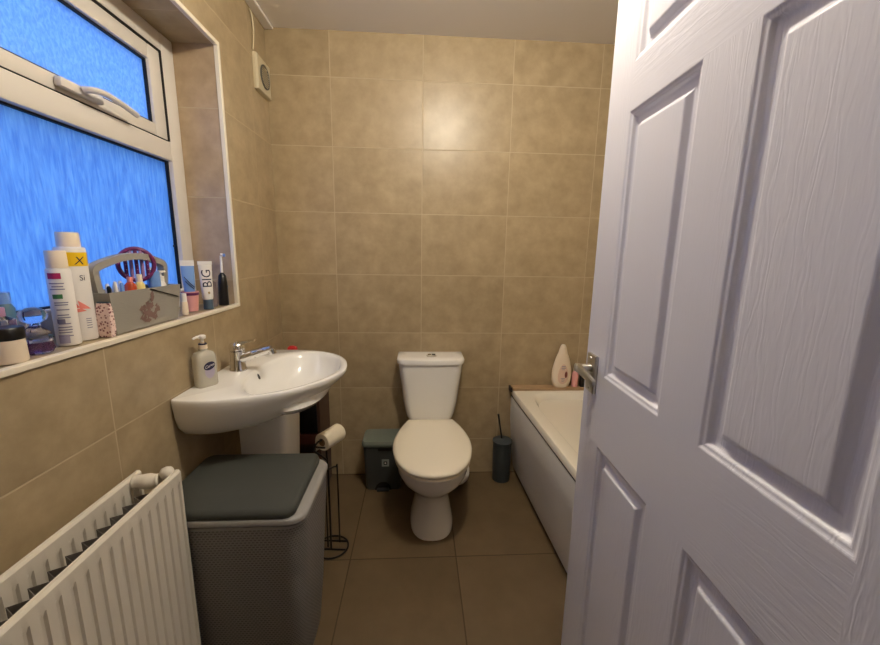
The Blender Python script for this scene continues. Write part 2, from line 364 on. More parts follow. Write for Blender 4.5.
# ceiling lamp (just above the picture)
lp = empty('ceiling_light', (1.08, -1.12, H), label='small pendant lamp holder with a lit warm bulb under the ceiling', cat='lamp')
finish('ceiling_rose', LT([(.0, -.022), (.03, -.022), (.045, -.008), (.045, 0), (0, 0)]), M['white_pl'], lp, 40)
finish('lamp_holder', LT([(0, -.062), (.016, -.062), (.018, -.022), (0, -.022)]), M['white_pl'], lp, 40)
finish('bulb', LT([(0, -.125), (.012, -.123), (.024, -.114), (.03, -.1), (.027, -.084), (.016, -.066), (0, -.062)]), M['bulb'], lp, 60)
lp.location = (.96, -1.18, H)

# ------------------------------------------------------------------ door
TH_ = -1.612; EX, EY = 1.2072, -1.1651; DW, DH, DT = .765, 1.985, .04
door = empty('door_1', (EX, EY, 0), kind='structure')
door.rotation_euler = (0, 0, TH_)                        # local x = along the leaf from the free edge, local -y = room face
s_, p_, m_ = .1075, .221, .108
US = [(s_, s_+p_), (s_+p_+m_, s_+2*p_+m_)]
ZS = [(.19, .862), (1.042, 1.629), (1.726, 1.885)]
PROF = [(0, 0), (.004, -.003), (.009, -.0035), (.013, -.010), (.017, -.0115), (.029, -.0115), (.038, -.0025), (.041, -.002)]
def door_skin(bm, side):
    us = [0, US[0][0], US[0][1], US[1][0], US[1][1], DW]; zs = [.008, ZS[0][0], ZS[0][1], ZS[1][0], ZS[1][1], ZS[2][0], ZS[2][1], DH]
    y0 = 0 if side < 0 else DT
    def V(u, z, d): return (u, y0-side*d if side > 0 else y0-d, z)
    def V(u, z, d): return (u, (0-d) if side < 0 else (DT+d), z)
    for i in range(5):
        for j in range(7):
            a, b, c, d = us[i], us[i+1], zs[j], zs[j+1]
            if i in (1, 3) and j in (1, 3, 5):
                rings = [[V(a+o, c+o, h), V(b-o, c+o, h), V(b-o, d-o, h), V(a+o, d-o, h)] for o, h in PROF]
                loft(bm, rings, False, True)
            else:
                fc = bm.faces.new([bm.verts.new(V(*q, 0)) for q in ((a, c), (b, c), (b, d), (a, d))])
                fc.material_index = 1 if (j in (0, 2, 4, 6) and 0 < i < 4) else 0
bm = bmesh.new(); door_skin(bm, -1); door_skin(bm, 1)
for q in (((0, .008), (0, DH)), ((DW, .008), (DW, DH)), ((0, .008), (DW, .008)), ((0, DH), (DW, DH))):
    bm.faces.new([bm.verts.new(p) for p in ((q[0][0], 0, q[0][1]), (q[1][0], 0, q[1][1]), (q[1][0], DT, q[1][1]), (q[0][0], DT, q[0][1]))])
bmesh.ops.remove_doubles(bm, verts=bm.verts[:], dist=1e-5)
leaf = finish('leaf', bm, [M['grain_v'], M['grain_h']], door)
bv = leaf.modifiers.new('soft', 'BEVEL'); bv.width = .0018; bv.segments = 2; bv.limit_method = 'ANGLE'; bv.angle_limit = radians(15); bv.harden_normals = False
hp = finish('handle', B(.024, .072, -.009, -.0002, .984, 1.083, .003), M['satin'], door, 30); hp['label'] = 'satin chrome lever handle on a short rectangular backplate'
bm = LT([(0, 0), (.010, 0), (.010, .04), (0, .04)], n=16); bmesh.ops.rotate(bm, verts=bm.verts[:], matrix=Matrix.Rotation(pi/2, 3, 'X')); bmesh.ops.translate(bm, verts=bm.verts[:], vec=(.048, -.008, 1.047)); finish('neck', bm, M['satin'], hp, 40)
bm = bmesh.new()
loft(bm, [[(u, -.040+yy*w, z+zz*h) for yy, zz in ((-1, -1), (1, -1), (1, 1), (-1, 1))] for u, z, w, h in ((.036, 1.047, .007, .009), (.05, 1.047, .008, .010), (.09, 1.044, .006, .009), (.13, 1.041, .005, .008), (.148, 1.040, .004, .006))])
bmesh.ops.bevel(bm, geom=bm.edges[:], offset=.002, segments=2, affect='EDGES'); finish('lever', bm, M['satin'], hp, 40)
bm = bmesh.new(); 
for q in ((.048, 1.073), (.048, .994)):
    b2 = LT([(0, 0), (.0035, 0), (.003, .0015), (0, .0015)], n=10); bmesh.ops.rotate(b2, verts=b2.verts[:], matrix=Matrix.Rotation(pi/2, 3, 'X')); bmesh.ops.translate(b2, verts=b2.verts[:], vec=(q[0], -.009, q[1]))
    me = bpy.data.meshes.new('t'); b2.to_mesh(me); b2.free(); bm.from_mesh(me); bpy.data.meshes.remove(me)
finish('screws', bm, M['chrome'], hp)

# ------------------------------------------------------------------ radiator
rad = empty('radiator', (.09, -1.5, .16), label='white double panel radiator with ribbed front on the left wall under the window', cat='radiator')
def rp_(name, bm, m, parent=rad, smooth=None):
    o = finish(name, bm, m, parent, smooth); o.data.transform(Matrix.Translation(-Vector(rad.location))); return o
RY1, RY0, RZ0, RZ1 = -1.18, -1.90, .15, .763
def ribbed(x, depth):
    bm = bmesh.new(); pitch = .0277; cols = []
    y = RY1; cols.append((y, 0)); k = 0
    while True:
        c = RY1-.013-k*pitch
        if c < RY0+.012: break
        for dy, t in ((.0058, 0), (.0030, 1), (-.0030, 1), (-.0058, 0)): cols.append((c+dy, t))
        k += 1
    cols.append((RY0, 0))
    zr = [(RZ0, 0), (RZ0+.03, 0), (RZ0+.045, 1), (RZ1-.042, 1), (RZ1-.030, 0), (RZ1-.006, 0), (RZ1, -.5)]
    G = [[bm.verts.new((x-depth*min(t, max(q, 0))-(0.004 if q < 0 else 0), yy, zz)) for yy, t in cols] for zz, q in zr]
    for a, b in zip(G, G[1:]):
        for i in range(len(cols)-1): bm.faces.new((a[i], a[i+1], b[i+1], b[i]))
    ret = bmesh.ops.extrude_face_region(bm, geom=bm.faces[:]); bmesh.ops.translate(bm, verts=[v for v in ret['geom'] if isinstance(v, bmesh.types.BMVert)], vec=(-.007, 0, 0))
    return bm
rp_('front_panel', ribbed(.14, .0045), M['rad'], smooth=25)
rp_('back_panel', ribbed(.042, .0045), M['rad'], smooth=25)
bm = bmesh.new(); n = 36; pts = []
for i in range(n+1):
    y = RY1-.03-(abs(RY0-RY1)-.05)*i/n; pts.append((.052 if i % 2 else .084, y))
loft(bm, [[(x, y, z) for x, y in pts] for z in (RZ0+.03, RZ1-.045)], False, False, False); r_ = bmesh.ops.extrude_face_region(bm, geom=bm.faces[:]); bmesh.ops.translate(bm, verts=[v for v in r_['geom'] if isinstance(v, bmesh.types.BMVert)], vec=(.002, 0, 0))
pts2 = [(x+.040, y) for x, y in pts]; bm2 = bmesh.new(); 
loft(bm, [[(x, y, z) for x, y in pts2] for z in (RZ0+.03, RZ1-.045)], False, False, False)
box(bm, .086, .092, RY0+.02, RY1-.03, RZ0+.03, RZ1-.06)
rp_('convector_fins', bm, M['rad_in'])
bm = T(spline([(.042, -1.207, .746), (.062, -1.206, .747), (.085, -1.205, .746), (.102, -1.203, .748)], 6), [q*1.35 for q in [.0125, .0135, .0125, .012, .012, .0125, .013, .0135, .014, .0145, .0145, .014, .0135, .013, .0125, .012, .0125, .013, .012]], 14)
rp_('top_connector', bm, M['rad'], smooth=60)
bm = LT([(0, 0), (.008, .001), (.013, .006), (.014, .013), (.012, .02), (.006, .024), (0, .025)], n=18); bmesh.ops.rotate(bm, verts=bm.verts[:], matrix=Matrix.Rotation(radians(70), 3, 'Y')); bmesh.ops.scale(bm, verts=bm.verts[:], vec=(1.2, 1.2, 1.2)); bmesh.ops.translate(bm, verts=bm.verts[:], vec=(.102, -1.195, .757)); rp_('vent_plug', bm, M['rad'], smooth=60)
for yy in (-1.3, -1.78): rp_('wall_bracket', B(0.001, .036, yy-.015, yy+.015, RZ0+.1, RZ1-.1, .002), M['rad'])
rp_('supply_pipe', T([(.09, -1.22, .16), (.09, -1.195, .12), (.09, -1.19, .001)], .0075, 12), M['rad'], smooth=60)

# ------------------------------------------------------------------ wash basin
BZ = .873
basin = empty('wash_basin', (0, -.68, BZ), label='white ceramic wash basin mounted on the left tiled wall', cat='basin')
OUT = [(.003, -.978), (.018, -.984), (.06, -.988), (.124, -.988), (.203, -.968), (.282, -.934), (.361, -.876), (.43, -.79), (.470, -.69), (.468, -.60), (.440, -.510), (.393, -.445), (.33, -.400), (.264, -.376), (.19, -.366), (.118, -.366), (.05, -.368), (.003, -.372), (.003, -.52), (.003, -.68), (.003, -.83)]
def ray_poly(c, th, poly):
    d = Vector((cos(th), sin(th))); best = None; cc = Vector(c)
    for i in range(len(poly)):
        a = Vector(poly[i])-cc; b = Vector(poly[(i+1) % len(poly)])-cc; e = b-a
        den = d.x*e.y-d.y*e.x
        if abs(den) < 1e-12: continue
        t = (a.x*e.y-a.y*e.x)/den; u = (a.x*d.y-a.y*d.x)/den
        if t > 0 and -1e-6 <= u <= 1+1e-6: best = t if best is None else max(best, t)
    return cc+d*best
BC = (.285, -.676); NB = 96
def smooth_poly(poly):
    P = [Vector((p[0], p[1], 0)) for p in poly[:18]]; return [(q.x, q.y) for q in spline([(p.x, p.y, 0) for p in P], 4)]+poly[18:]
OP = smooth_poly(OUT)
extra = [atan2(OP[0][1]-BC[1], OP[0][0]-BC[0]), atan2(-.372-BC[1], .003-BC[0])]
ths = sorted([2*pi*i/NB-pi for i in range(NB)]+extra)
outer = [ray_poly(BC, t, OP) for t in ths]
outer = [Vector((max(.003, p.x), p.y)) for p in outer]
def bowl(t, a, b, ex=2.3):
    bx = .155 if cos(t) < 0 else .160
    c_, s__ = cos(t), sin(t)
    r = (abs(c_/bx)**ex+abs(s__/.262)**ex)**(-1/ex)
    return Vector((BC[0]+r*c_*a+b, BC[1]+r*s__*a))
def und(p, sx, sy, z):
    return (.003+(p.x-.003)*sx, -.676+(p.y+.676)*sy, z)
rings = []
for sx, sy, dz in ((.30, .42, -.168), (.42, .58, -.164), (.56, .74, -.150), (.68, .86, -.130), (.79, .94, -.100), (.885, .975, -.066), (.955, .99, -.038), (.99, 1, -.020), (1, 1, -.010)):
    rings.append([und(p, sx, sy, BZ+dz) for p in outer])
rings.append([und(p, .997, .998, BZ-.002) for p in outer])
rings.append([und(p, .988, .992, BZ) for p in outer])
rings.append([tuple(bowl(t, 1.045, 0))+(BZ+.000,) for t in ths])
rings.append([tuple(bowl(t, 1.00, 0))+(BZ-.005,) for t in ths])
for a, dz in ((.96, -.022), (.90, -.05), (.80, -.083), (.64, -.112), (.42, -.130), (.2, -.138), (.07, -.140)):
    rings.append([tuple(bowl(t, a, -.02*(1-a)))+(BZ+dz,) for t in ths])
# the rim ring must stay inside the outer outline
for i in range(len(ths)):
    o_ = Vector(rings[10][i][:2])-Vector(BC)
    for k in (11, 12, 13, 14):
        q = Vector(rings[k][i][:2])-Vector(BC); lim = o_.length-.016-.006*(k-11)
        if q.length > lim: q = q*(lim/q.length); rings[k][i] = (BC[0]+q.x, BC[1]+q.y, rings[k][i][2])
bm = bmesh.new(); loft(bm, rings)
bo = finish('bowl', bm, M['ceramic'], basin, 50); bo.data.transform(Matrix.Translation(-Vector(basin.location)))
def bp(name, bm, m, parent=basin, smooth=40):
    o = finish(name, bm, m, parent, smooth); o.data.transform(Matrix.Translation(-Vector(basin.location))); return o
bm = bmesh.new()
def pedring(z, fx, hw, x0=.10):
    out = [(x0, -.676-hw, z)]
    for i in range(13):
        a = -pi/2+pi*i/12; out.append((fx-.05+.05*abs(cos(a))**.6*(1 if cos(a) >= 0 else -1), -.676+hw*(abs(sin(a))**.5)*(1 if sin(a) > 0 else -1), z))
    out.append((x0, -.676+hw, z)); return out
loft(bm, [pedring(.46, .262, .098), pedring(.60, .268, .100), pedring(.725, .272, .104)]); bp('pedestal', bm, M['ceramic'])
bm = LT([(0, 0), (.02, 0), (.022, .002), (.018, .004), (0, .003)], n=20); bmesh.ops.translate(bm, verts=bm.verts[:], vec=(BC[0]-.02, BC[1], BZ-.1405)); bp('drain', bm, M['chrome'])
bm = LT([(0, 0), (.009, 0), (.009, .002), (.0, .002)], n=16); bmesh.ops.scale(bm, verts=bm.verts[:], vec=(1.35, .75, 1)); bmesh.ops.rotate(bm, verts=bm.verts[:], matrix=Matrix.Rotation(radians(68), 3, 'Y')); bmesh.ops.translate(bm, verts=bm.verts[:], vec=(.137, -.668, BZ-.030)); bp('overflow_hole', bm, M['black'])

# mixer tap
tap = empty('mixer_tap', (.068, -.676, BZ+.0005), label='chrome lever mixer tap standing at the back of the wash basin', cat='tap')
finish('body', LT([(0, 0), (.031, 0), (.031, .006), (.027, .012), (.0255, .05), (.0265, .076), (0, .078)], n=28), M['chrome'], tap, 40)
bm = T(spline([(.005, 0, .045), (.05, 0, .058), (.10, 0, .075), (.128, 0, .083)], 6), [.020]*4+[.0185]*5+[.0155]*5+[.014]*5, 16); finish('spout', bm, M['chrome'], tap, 50)
bm = LT([(0, -.016), (.0135, -.016), (.0145, -.012), (.0145, .006), (0, .008)], n=16); bmesh.ops.rotate(bm, verts=bm.verts[:], matrix=Matrix.Rotation(radians(-20), 3, 'Y')); bmesh.ops.translate(bm, verts=bm.verts[:], vec=(.128, 0, .078)); finish('aerator', bm, M['chrome'], tap, 40)
bm = LT([(0, 0), (.027, 0), (.0285, .012), (.025, .024), (.014, .031), (0, .033)], n=28); bmesh.ops.translate(bm, verts=bm.verts[:], vec=(0, 0, .0795)); hl = finish('cap', bm, M['chrome'], tap, 50)
bm = bmesh.new(); loft(bm, [[(x, y*w, z+zz*h) for y, zz in ((-1, -1), (1, -1), (1, 1), (-1, 1))] for x, z, w, h in ((-.014, .100, .015, .007), (.015, .107, .014, .006), (.045, .113, .012, .004), (.072, .118, .010, .003))])
bmesh.ops.bevel(bm, geom=bm.edges[:], offset=.0022, segments=2, affect='EDGES'); finish('lever', bm, M['chrome'], hl, 50)

# liquid soap bottle
soap = empty('soap_dispenser', (.040, -.848, BZ+.0005), -.55, 'clear pump bottle of liquid soap with dark oval label on the basin corner', 'soap bottle')
bm = bmesh.new(); sect = lambda s, z: rrect(0, 0, .022*s, .034*s, .014*s, z, 5)
loft(bm, [sect(.93, 0), sect(1, .005), sect(1, .09), sect(.96, .105), sect(.8, .116), rrect(0, 0, .013, .013, .0125, .122, 5), rrect(0, 0, .013, .013, .0125, .128, 5)]); finish('bottle', bm, M['soapgel'], soap, 40)
finish('collar', LT([(0, .1285), (.0135, .1285), (.0135, .142), (.006, .144), (.0055, .152), (0, .152)], n=20), M['cream_pl'], soap, 40)
finish('collar_band', LT([(0, .1425), (.0125, .1425), (.0125, .1465), (0, .1465)], n=20), M['navy'], soap, 40)
bm = LT([(0, .150), (.0045, .150), (.0045, .162), (.011, .163), (.012, .172), (.008, .175), (0, .175)], n=18); tube(bm, [(0, 0, .169), (0, -.018, .170), (0, -.030, .166)], [.005, .0045, .0035], 8); finish('pump', bm, M['white_pl'], soap, 40)
def flat_face(bm, org, uax, rot=0):
    """stand flat lettering on a vertical plane through org, running along uax"""
    U = Vector(uax).normalized()
    for v in bm.verts:
        x, y = v.co.x, v.co.y; x, y = x*cos(rot)-y*sin(rot), x*sin(rot)+y*cos(rot); v.co = Vector(org)+U*x+Vector((0, 0, y))
    return bm
def ellipse_bm(a, b, n=28):
    bm = bmesh.new(); vs = [bm.verts.new((a*cos(2*pi*i/n), b*sin(2*pi*i/n), 0)) for i in range(n)]; bm.faces.new(vs); return bm
lb = finish('label', flat_face(ellipse_bm(.0165, .024), (.0224, .003, .052), (0, 1, 0)), M['lilac_print'], soap)
finish('badge', flat_face(ellipse_bm(.0195, .0135), (.0229, .003, .071), (0, 1, 0), .25), M['navy'], lb)
finish('lettering', flat_face(text_mesh('Carex', .0135, .35), (.0233, .003, .071), (0, 1, 0), .25), M['white_pl'], lb)

# corner storage behind the basin with a red thing on top
un_ = empty('storage_unit', (.1225, -.115, 0), label='narrow dark brown storage unit in the corner behind the wash basin', cat='shelf unit')
x0, x1, y0, y1, zt = -.1175, .1215, -.105, .108, .748
bm = bmesh.new(); box(bm, x0, x0+.014, y0, y1, 0, zt, .001); box(bm, x1-.014, x1, y0, y1, 0, zt, .001); box(bm, x0+.014, x1-.014, y1-.006, y1, .02, zt); finish('side_panels', bm, M['dark_wood'], un_)
finish('top', B(x0, x1, y0, y1, zt, zt+.016, .002), M['dark_wood'], un_)
for z in (.02, .30): finish('shelf', B(x0+.014, x1-.014, y0+.004, y1-.007, z, z+.014), M['dark_wood'], un_)
finish('drawer_front', B(x0+.016, x1-.016, y0-.002, y0+.014, .315, .368, .002), mat('reddish_drawer_front', lin(96, 52, 46), .5), un_)
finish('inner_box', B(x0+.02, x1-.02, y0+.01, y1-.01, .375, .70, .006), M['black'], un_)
red = empty('soap_dish', (.092, -.10, zt+.0165), label='small red moulded plastic item on the corner unit behind the basin', cat='ornament')
bm = bmesh.new(); loft(bm, [rrect(0, 0, .032, .022, .012, 0), rrect(0, 0, .042, .028, .016, .016), rrect(0, 0, .043, .029, .016, .019), rrect(0, 0, .036, .023, .014, .019), rrect(0, 0, .03, .018, .01, .006)]); finish('dish', bm, M['red'], red, 40)
bm = bmesh.new(); loft(bm, [rrect(-.008, 0, .022, .014, .010, .0065), rrect(-.008, 0, .027, .018, .012, .028), rrect(-.009, 0, .024, .015, .01, .052), rrect(-.012, 0, .012, .008, .006, .060)]); finish('soap_bar', bm, M['red'], red, 50)

# ------------------------------------------------------------------ toilet
toi = empty('toilet', (.83, -.35, 0), label='white close coupled toilet with closed cream lid against the tiled back wall', cat='toilet')
TX, TY = .83, -.35
def egg(z, hx, yf, yb, cx=TX, n=48, ex=2.1, wide=.45, backsq=2.6):
    """egg outline: widest at `wide` of the way from the front, ex = front roundness"""
    yw = yf+(yb-yf)*wide; out = []
    for i in range(n):
        a = 2*pi*i/n; c_, s__ = cos(a), sin(a)
        e = ex if s__ < 0 else backsq
        x = hx*abs(c_)**(2/e)*(1 if c_ > 0 else -1); y = (yw-yf)*abs(s__)**(2/e) if s__ < 0 else (yb-yw)*abs(s__)**(2/e)
        out.append((cx+x-TX, (yw-y if s__ < 0 else yw+y)-TY, z))
    return out
bm = bmesh.new()
loft(bm, [egg(0, .106, -.562, -.20, ex=2.5), egg(.025, .106, -.562, -.20, ex=2.5), egg(.04, .101, -.558, -.2, ex=2.4), egg(.10, .091, -.547, -.2), egg(.16, .082, -.543, -.2), egg(.20, .082, -.552, -.19), egg(.235, .100, -.580, -.185), egg(.262, .128, -.612, -.18),
          egg(.295, .156, -.640, -.18), egg(.33, .169, -.654, -.175), egg(.36, .172, -.658, -.17), egg(.375, .174, -.660, -.17), egg(.383, .170, -.656, -.172)])
finish('pan', bm, M['ceramic'], toi, 60)
bm = bmesh.new(); box(bm, -.085, .085, .14, .335, .20, .40, .03, seg=4); finish('cistern_platform', bm, M['ceramic'], toi, 50)
SEAT = [(.705, -.150), (.675, -.225), (.650, -.315), (.640, -.40), (.646, -.49), (.676, -.59), (.740, -.668), (.83, -.695)]
def seat_ring(z, s):
    half = spline([(x, y, 0) for x, y in SEAT], 5); pts = [(p.x, p.y) for p in half]+[(2*.83-p.x, p.y) for p in reversed(half[:-1])]
    return [(TX+(x-TX)*s-TX, -.42+(y+.42)*(1-(1-s)*.8)-TY, z) for x, y in pts]
bm = bmesh.new(); loft(bm, [seat_ring(.384, .955), seat_ring(.387, .985), seat_ring(.397, .985), seat_ring(.399, .97)]); finish('seat', bm, M['seat'], toi, 50)
bm = bmesh.new(); loft(bm, [seat_ring(.400, .985), seat_ring(.403, 1), seat_ring(.413, 1), seat_ring(.420, .975), seat_ring(.424, .92), seat_ring(.428, .7), seat_ring(.430, .4), seat_ring(.431, .1)]); finish('lid', bm, M['seat'], toi, 50)
for s in (-1, 1):
    bm = T([(s*.075-.018, .212, .405), (s*.075+.018, .212, .405)], .011, 14); finish('hinge', bm, M['chrome'], toi, 40)
def cis(z, hx, yf, yb=-.012, r=.03, bulge=.014, cx=.828):
    out = []; n = 24
    for i in range(n+1):
        t = -1+2*i/n; x = hx*t; y = yf-bulge*(1-t*t)
        k = max(0, abs(t)-.82)/.18; y += .035*k**2.2; out.append((cx+x-TX, y-TY, z))
    out.append((cx+hx-TX, yb-TY, z)); out.append((cx-hx-TX, yb-TY, z)); return out
bm = bmesh.new(); loft(bm, [cis(.402, .118, -.135), cis(.42, .130, -.145), cis(.445, .136, -.150), cis(.52, .150, -.158), cis(.60, .157, -.164), cis(.68, .168, -.168), cis(.738, .175, -.170)]); finish('cistern', bm, M['ceramic'], toi, 50)
bm = bmesh.new(); loft(bm, [cis(.740, .176, -.172), cis(.741, .181, -.178, -.008), cis(.760, .183, -.180, -.008), cis(.768, .180, -.177, -.010), cis(.772, .168, -.165, -.02), cis(.773, .13, -.13, -.05)]); cl_ = finish('cistern_lid', bm, M['ceramic'], toi, 50)
bt = finish('flush_button', LT([(0, .772), (.028, .772), (.028, .778), (.024, .781), (0, .781)], c=(0.002, .232), n=28, sy=.8), M['satin'], toi, 40)
finish('button_half', B(-.019, .000, .220, .244, .7805, .783, .001), M['chrome'], bt)
finish('button_half', B(.004, .023, .220, .244, .7805, .783, .001), M['bin_dark'], bt)
bm = T(spline([(.03, .10, .14), (.10, .12, .115), (.160, .14, .10), (.185, .21, .10), (.185, .345, .10)], 5), [.036]*8+[.040]*4+[.043]*9, 20); finish('pan_connector', bm, M['white_pl'], toi, 50)
for s in (-1,): 
    bm = LT([(0, 0), (.006, 0), (.005, .004), (0, .004)], n=12); bmesh.ops.rotate(bm, verts=bm.verts[:], matrix=Matrix.Rotation(-pi/2, 3, 'Y')); bmesh.ops.translate(bm, verts=bm.verts[:], vec=(-.074, -.08, .095)); finish('fixing_screw', bm, M['gasket'], toi)

# pedal bin
pb = empty('pedal_bin', (.566, -.10, 0), label='grey plastic pedal bin with a small square sticker left of the toilet', cat='bin')
def rr(hx, y0, y1, r, z): return rrect(0, (y0+y1)/2, hx, (y1-y0)/2, r, z)
bm = bmesh.new(); loft(bm, [rr(.094, -.062, .075, .02, 0), rr(.098, -.066, .077, .02, .01), rr(.108, -.074, .08, .022, .262), rr(.108, -.074, .08, .022, .266)]); finish('bucket', bm, M['bin'], pb, 40)
bm = bmesh.new(); loft(bm, [rr(.113, -.079, .082, .024, .268), rr(.116, -.082, .084, .026, .272), rr(.116, -.082, .084, .026, .288), rr(.110, -.075, .082, .026, .300), rr(.09, -.05, .07, .02, .304)]); finish('lid', bm, M['bin_lid'], pb, 40)
bm = bmesh.new(); vs = [(.046*cos(pi*i/14), .002+.05*sin(pi*i/14)) for i in range(15)]; loft(bm, [[(x, -.0675-.004*k-.012*(z), z) for x, z in vs] for k in (0, -2)]); finish('pedal_recess', bm, M['black'], pb)
finish('pedal', B(-.034, .034, -.092, -.055, .006, .016, .003), M['bin_dark'], pb, 30)
bm = bmesh.new(); box(bm, -.025, .052, -.0815, -.076, .248, .262, .001); finish('grip_slot', bm, M['black'], pb)
st = finish('sticker', B(-.006, .034, -.0735, -.0700, .150, .192), mat('pale_sticker', lin(150, 156, 152), .5), pb)
finish('sticker_mark', B(.004, .024, -.0742, -.0734, .161, .181), M['bin_dark'], st); finish('sticker_dot', B(.010, .018, -.0748, -.0741, .167, .175), M['white_pl'], st)

# toilet brush
tb = empty('toilet_brush', (1.258, -.078, 0), label='charcoal toilet brush pot with its stick leaning out beside the bath', cat='toilet brush')
finish('pot', LT([(0, 0), (.047, 0), (.051, .004), (.054, .20), (.054, .235), (0, .235)], n=32), M['pot'], tb, 40)
finish('lid', LT([(0, .2352), (.056, .2352), (.058, .240), (.057, .250), (.03, .258), (.012, .262), (0, .262)], n=32), M['pot'], tb, 40)
finish('handle', T([(-.004, 0, .258), (-.018, .004, .34), (-.030, .006, .41)], [.0055, .005, .006], 12), M['black'], tb, 50)

# toilet roll stand and roll
rs = empty('toilet_roll_stand', (.372, -.585, 0), label='black wire toilet roll stand with round base between laundry hamper and toilet', cat='toilet roll stand')
bm = T([(.072*cos(2*pi*i/32), .068*sin(2*pi*i/32), .0045) for i in range(32)], .0042, 8, closed=True); tube(bm, [(-.07, -.01, .0045), (.07, -.02, .0045)], .004, 8); tube(bm, [(-.055, .04, .0045), (.066, .032, .0045)], .004, 8); finish('base_ring', bm, M['black_metal'], rs, 60)
finish('pole', T([(0, -.015, .005), (0, -.015, .40), (-.004, -.015, .50)], .0045, 10), M['black_metal'], rs, 60)
bm = T(spline([(.028, .034, .006), (.028, .034, .012), (.028, .034, .36), (.024, .03, .385), (.006, .01, .39), (-.012, -.004, .385), (-.016, -.006, .36), (-.016, -.006, .012)], 5), .0038, 8); finish('spare_roll_guard', bm, M['black_metal'], rs, 60)
RA = Vector((.350-.372, -.612+.585, .542)); RB = Vector((.408-.372, -.505+.585, .543))
ax = (RB-RA).normalized()
bm = T(spline([(-.004, -.015, .50), (-.012, -.04, .515), tuple(RA-ax*.030+Vector((-.002, 0, -.014))), tuple(RA-ax*.018), tuple(RA), tuple(RB)], 5), .0042, 8); finish('roll_arm', bm, M['black_metal'], rs, 60)
bm = T(spline([tuple(RA-ax*.032), tuple(RA-ax*.034+Vector((-.004, 0, -.03))), tuple(RA-ax*.02+Vector((.012, 0, -.06))), (0, -.015, .44)], 5), .0042, 8); finish('brace', bm, M['black_metal'], rs, 60)
rl = empty('toilet_roll', (rs.location+(RA+RB)/2), label='cream toilet roll hung on the black wire stand', cat='toilet roll')
Q = ax.to_track_quat('Z', 'Y').to_matrix(); hl_ = (RB-RA).length/2-.006
bm = LT([(.017, -hl_), (.037, -hl_), (.0385, -hl_+.002), (.0385, hl_-.002), (.037, hl_), (.017, hl_), (.017, -hl_)], n=36)
bmesh.ops.rotate(bm, verts=bm.verts[:], matrix=Q); bmesh.ops.translate(bm, verts=bm.verts[:], vec=(0, 0, -.0125)); finish('paper', bm, M['paper'], rl, 50)
bm = LT([(.0155, -hl_-.001), (.0168, -hl_-.001), (.0168, hl_+.001), (.0155, hl_+.001), (.0155, -hl_-.001)], n=28)
bmesh.ops.rotate(bm, verts=bm.verts[:], matrix=Q); bmesh.ops.translate(bm, verts=bm.verts[:], vec=(0, 0, -.0125)); finish('cardboard_core', bm, M['card'], rl, 50)
# loose end of the paper
bm = bmesh.new(); sd = Vector((ax.y, -ax.x, 0)); loft(bm, [[tuple(-sd*(.0386)+ax*(k*(hl_-.002))+Vector((0, 0, -.0125-z))-sd*w) for k in (-1, 1)] for z, w in ((0, 0), (.015, .0005), (.032, -.001), (.05, -.003))], False, False, False)
r_ = bmesh.ops.extrude_face_region(bm, geom=bm.faces[:]); bmesh.ops.translate(bm, verts=[v for v in r_['geom'] if isinstance(v, bmesh.types.BMVert)], vec=-sd*.0006); finish('loose_sheet', bm, M['paper'], rl)

# ------------------------------------------------------------------ laundry hamper
hx0, hx1, hy0, hy1 = .028, .447, -1.176, -.855
hm = empty('laundry_hamper', ((hx0+hx1)/2, (hy0+hy1)/2, 0), label='tall grey rattan pattern laundry hamper with charcoal lid in front of the basin', cat='laundry basket')
HX, HYh = (hx1-hx0)/2, (hy1-hy0)/2
bm = bmesh.new(); hs = lambda s, z, d=0, r=.05: rrect(0, 0, HX*s-d, HYh*s-d, r, z, 8)
loft(bm, [hs(.80, 0), hs(.81, .01), hs(.88, .2), hs(.93, .38), hs(.965, .50), hs(.975, .570)]); finish('basket', bm, M['rattan'], hm, 60)
bm = bmesh.new(); loft(bm, [hs(.975, .5702), hs(.980, .571), hs(.980, .579), hs(.97, .580)]); finish('upper_band', bm, M['rim'], hm, 50)
bm = bmesh.new(); loft(bm, [hs(.985, .584), hs(1, .586), hs(1.0, .594), hs(.985, .600), hs(.94, .602)]); finish('lid_rim', bm, M['rim'], hm, 50)
bm = bmesh.new(); loft(bm, [rrect(-.014, .000, HX*.915, HYh*.965, .030, .602, 8), rrect(-.014, 0, HX*.925, HYh*.975, .031, .612, 8), rrect(-.014, 0, HX*.905, HYh*.955, .03, .624, 8), rrect(-.014, 0, HX*.86, HYh*.90, .028, .629, 8), rrect(-.014, 0, HX*.5, HYh*.5, .03, .632, 8)]); finish('lid_pad', bm, M['lid_pad'], hm, 50)

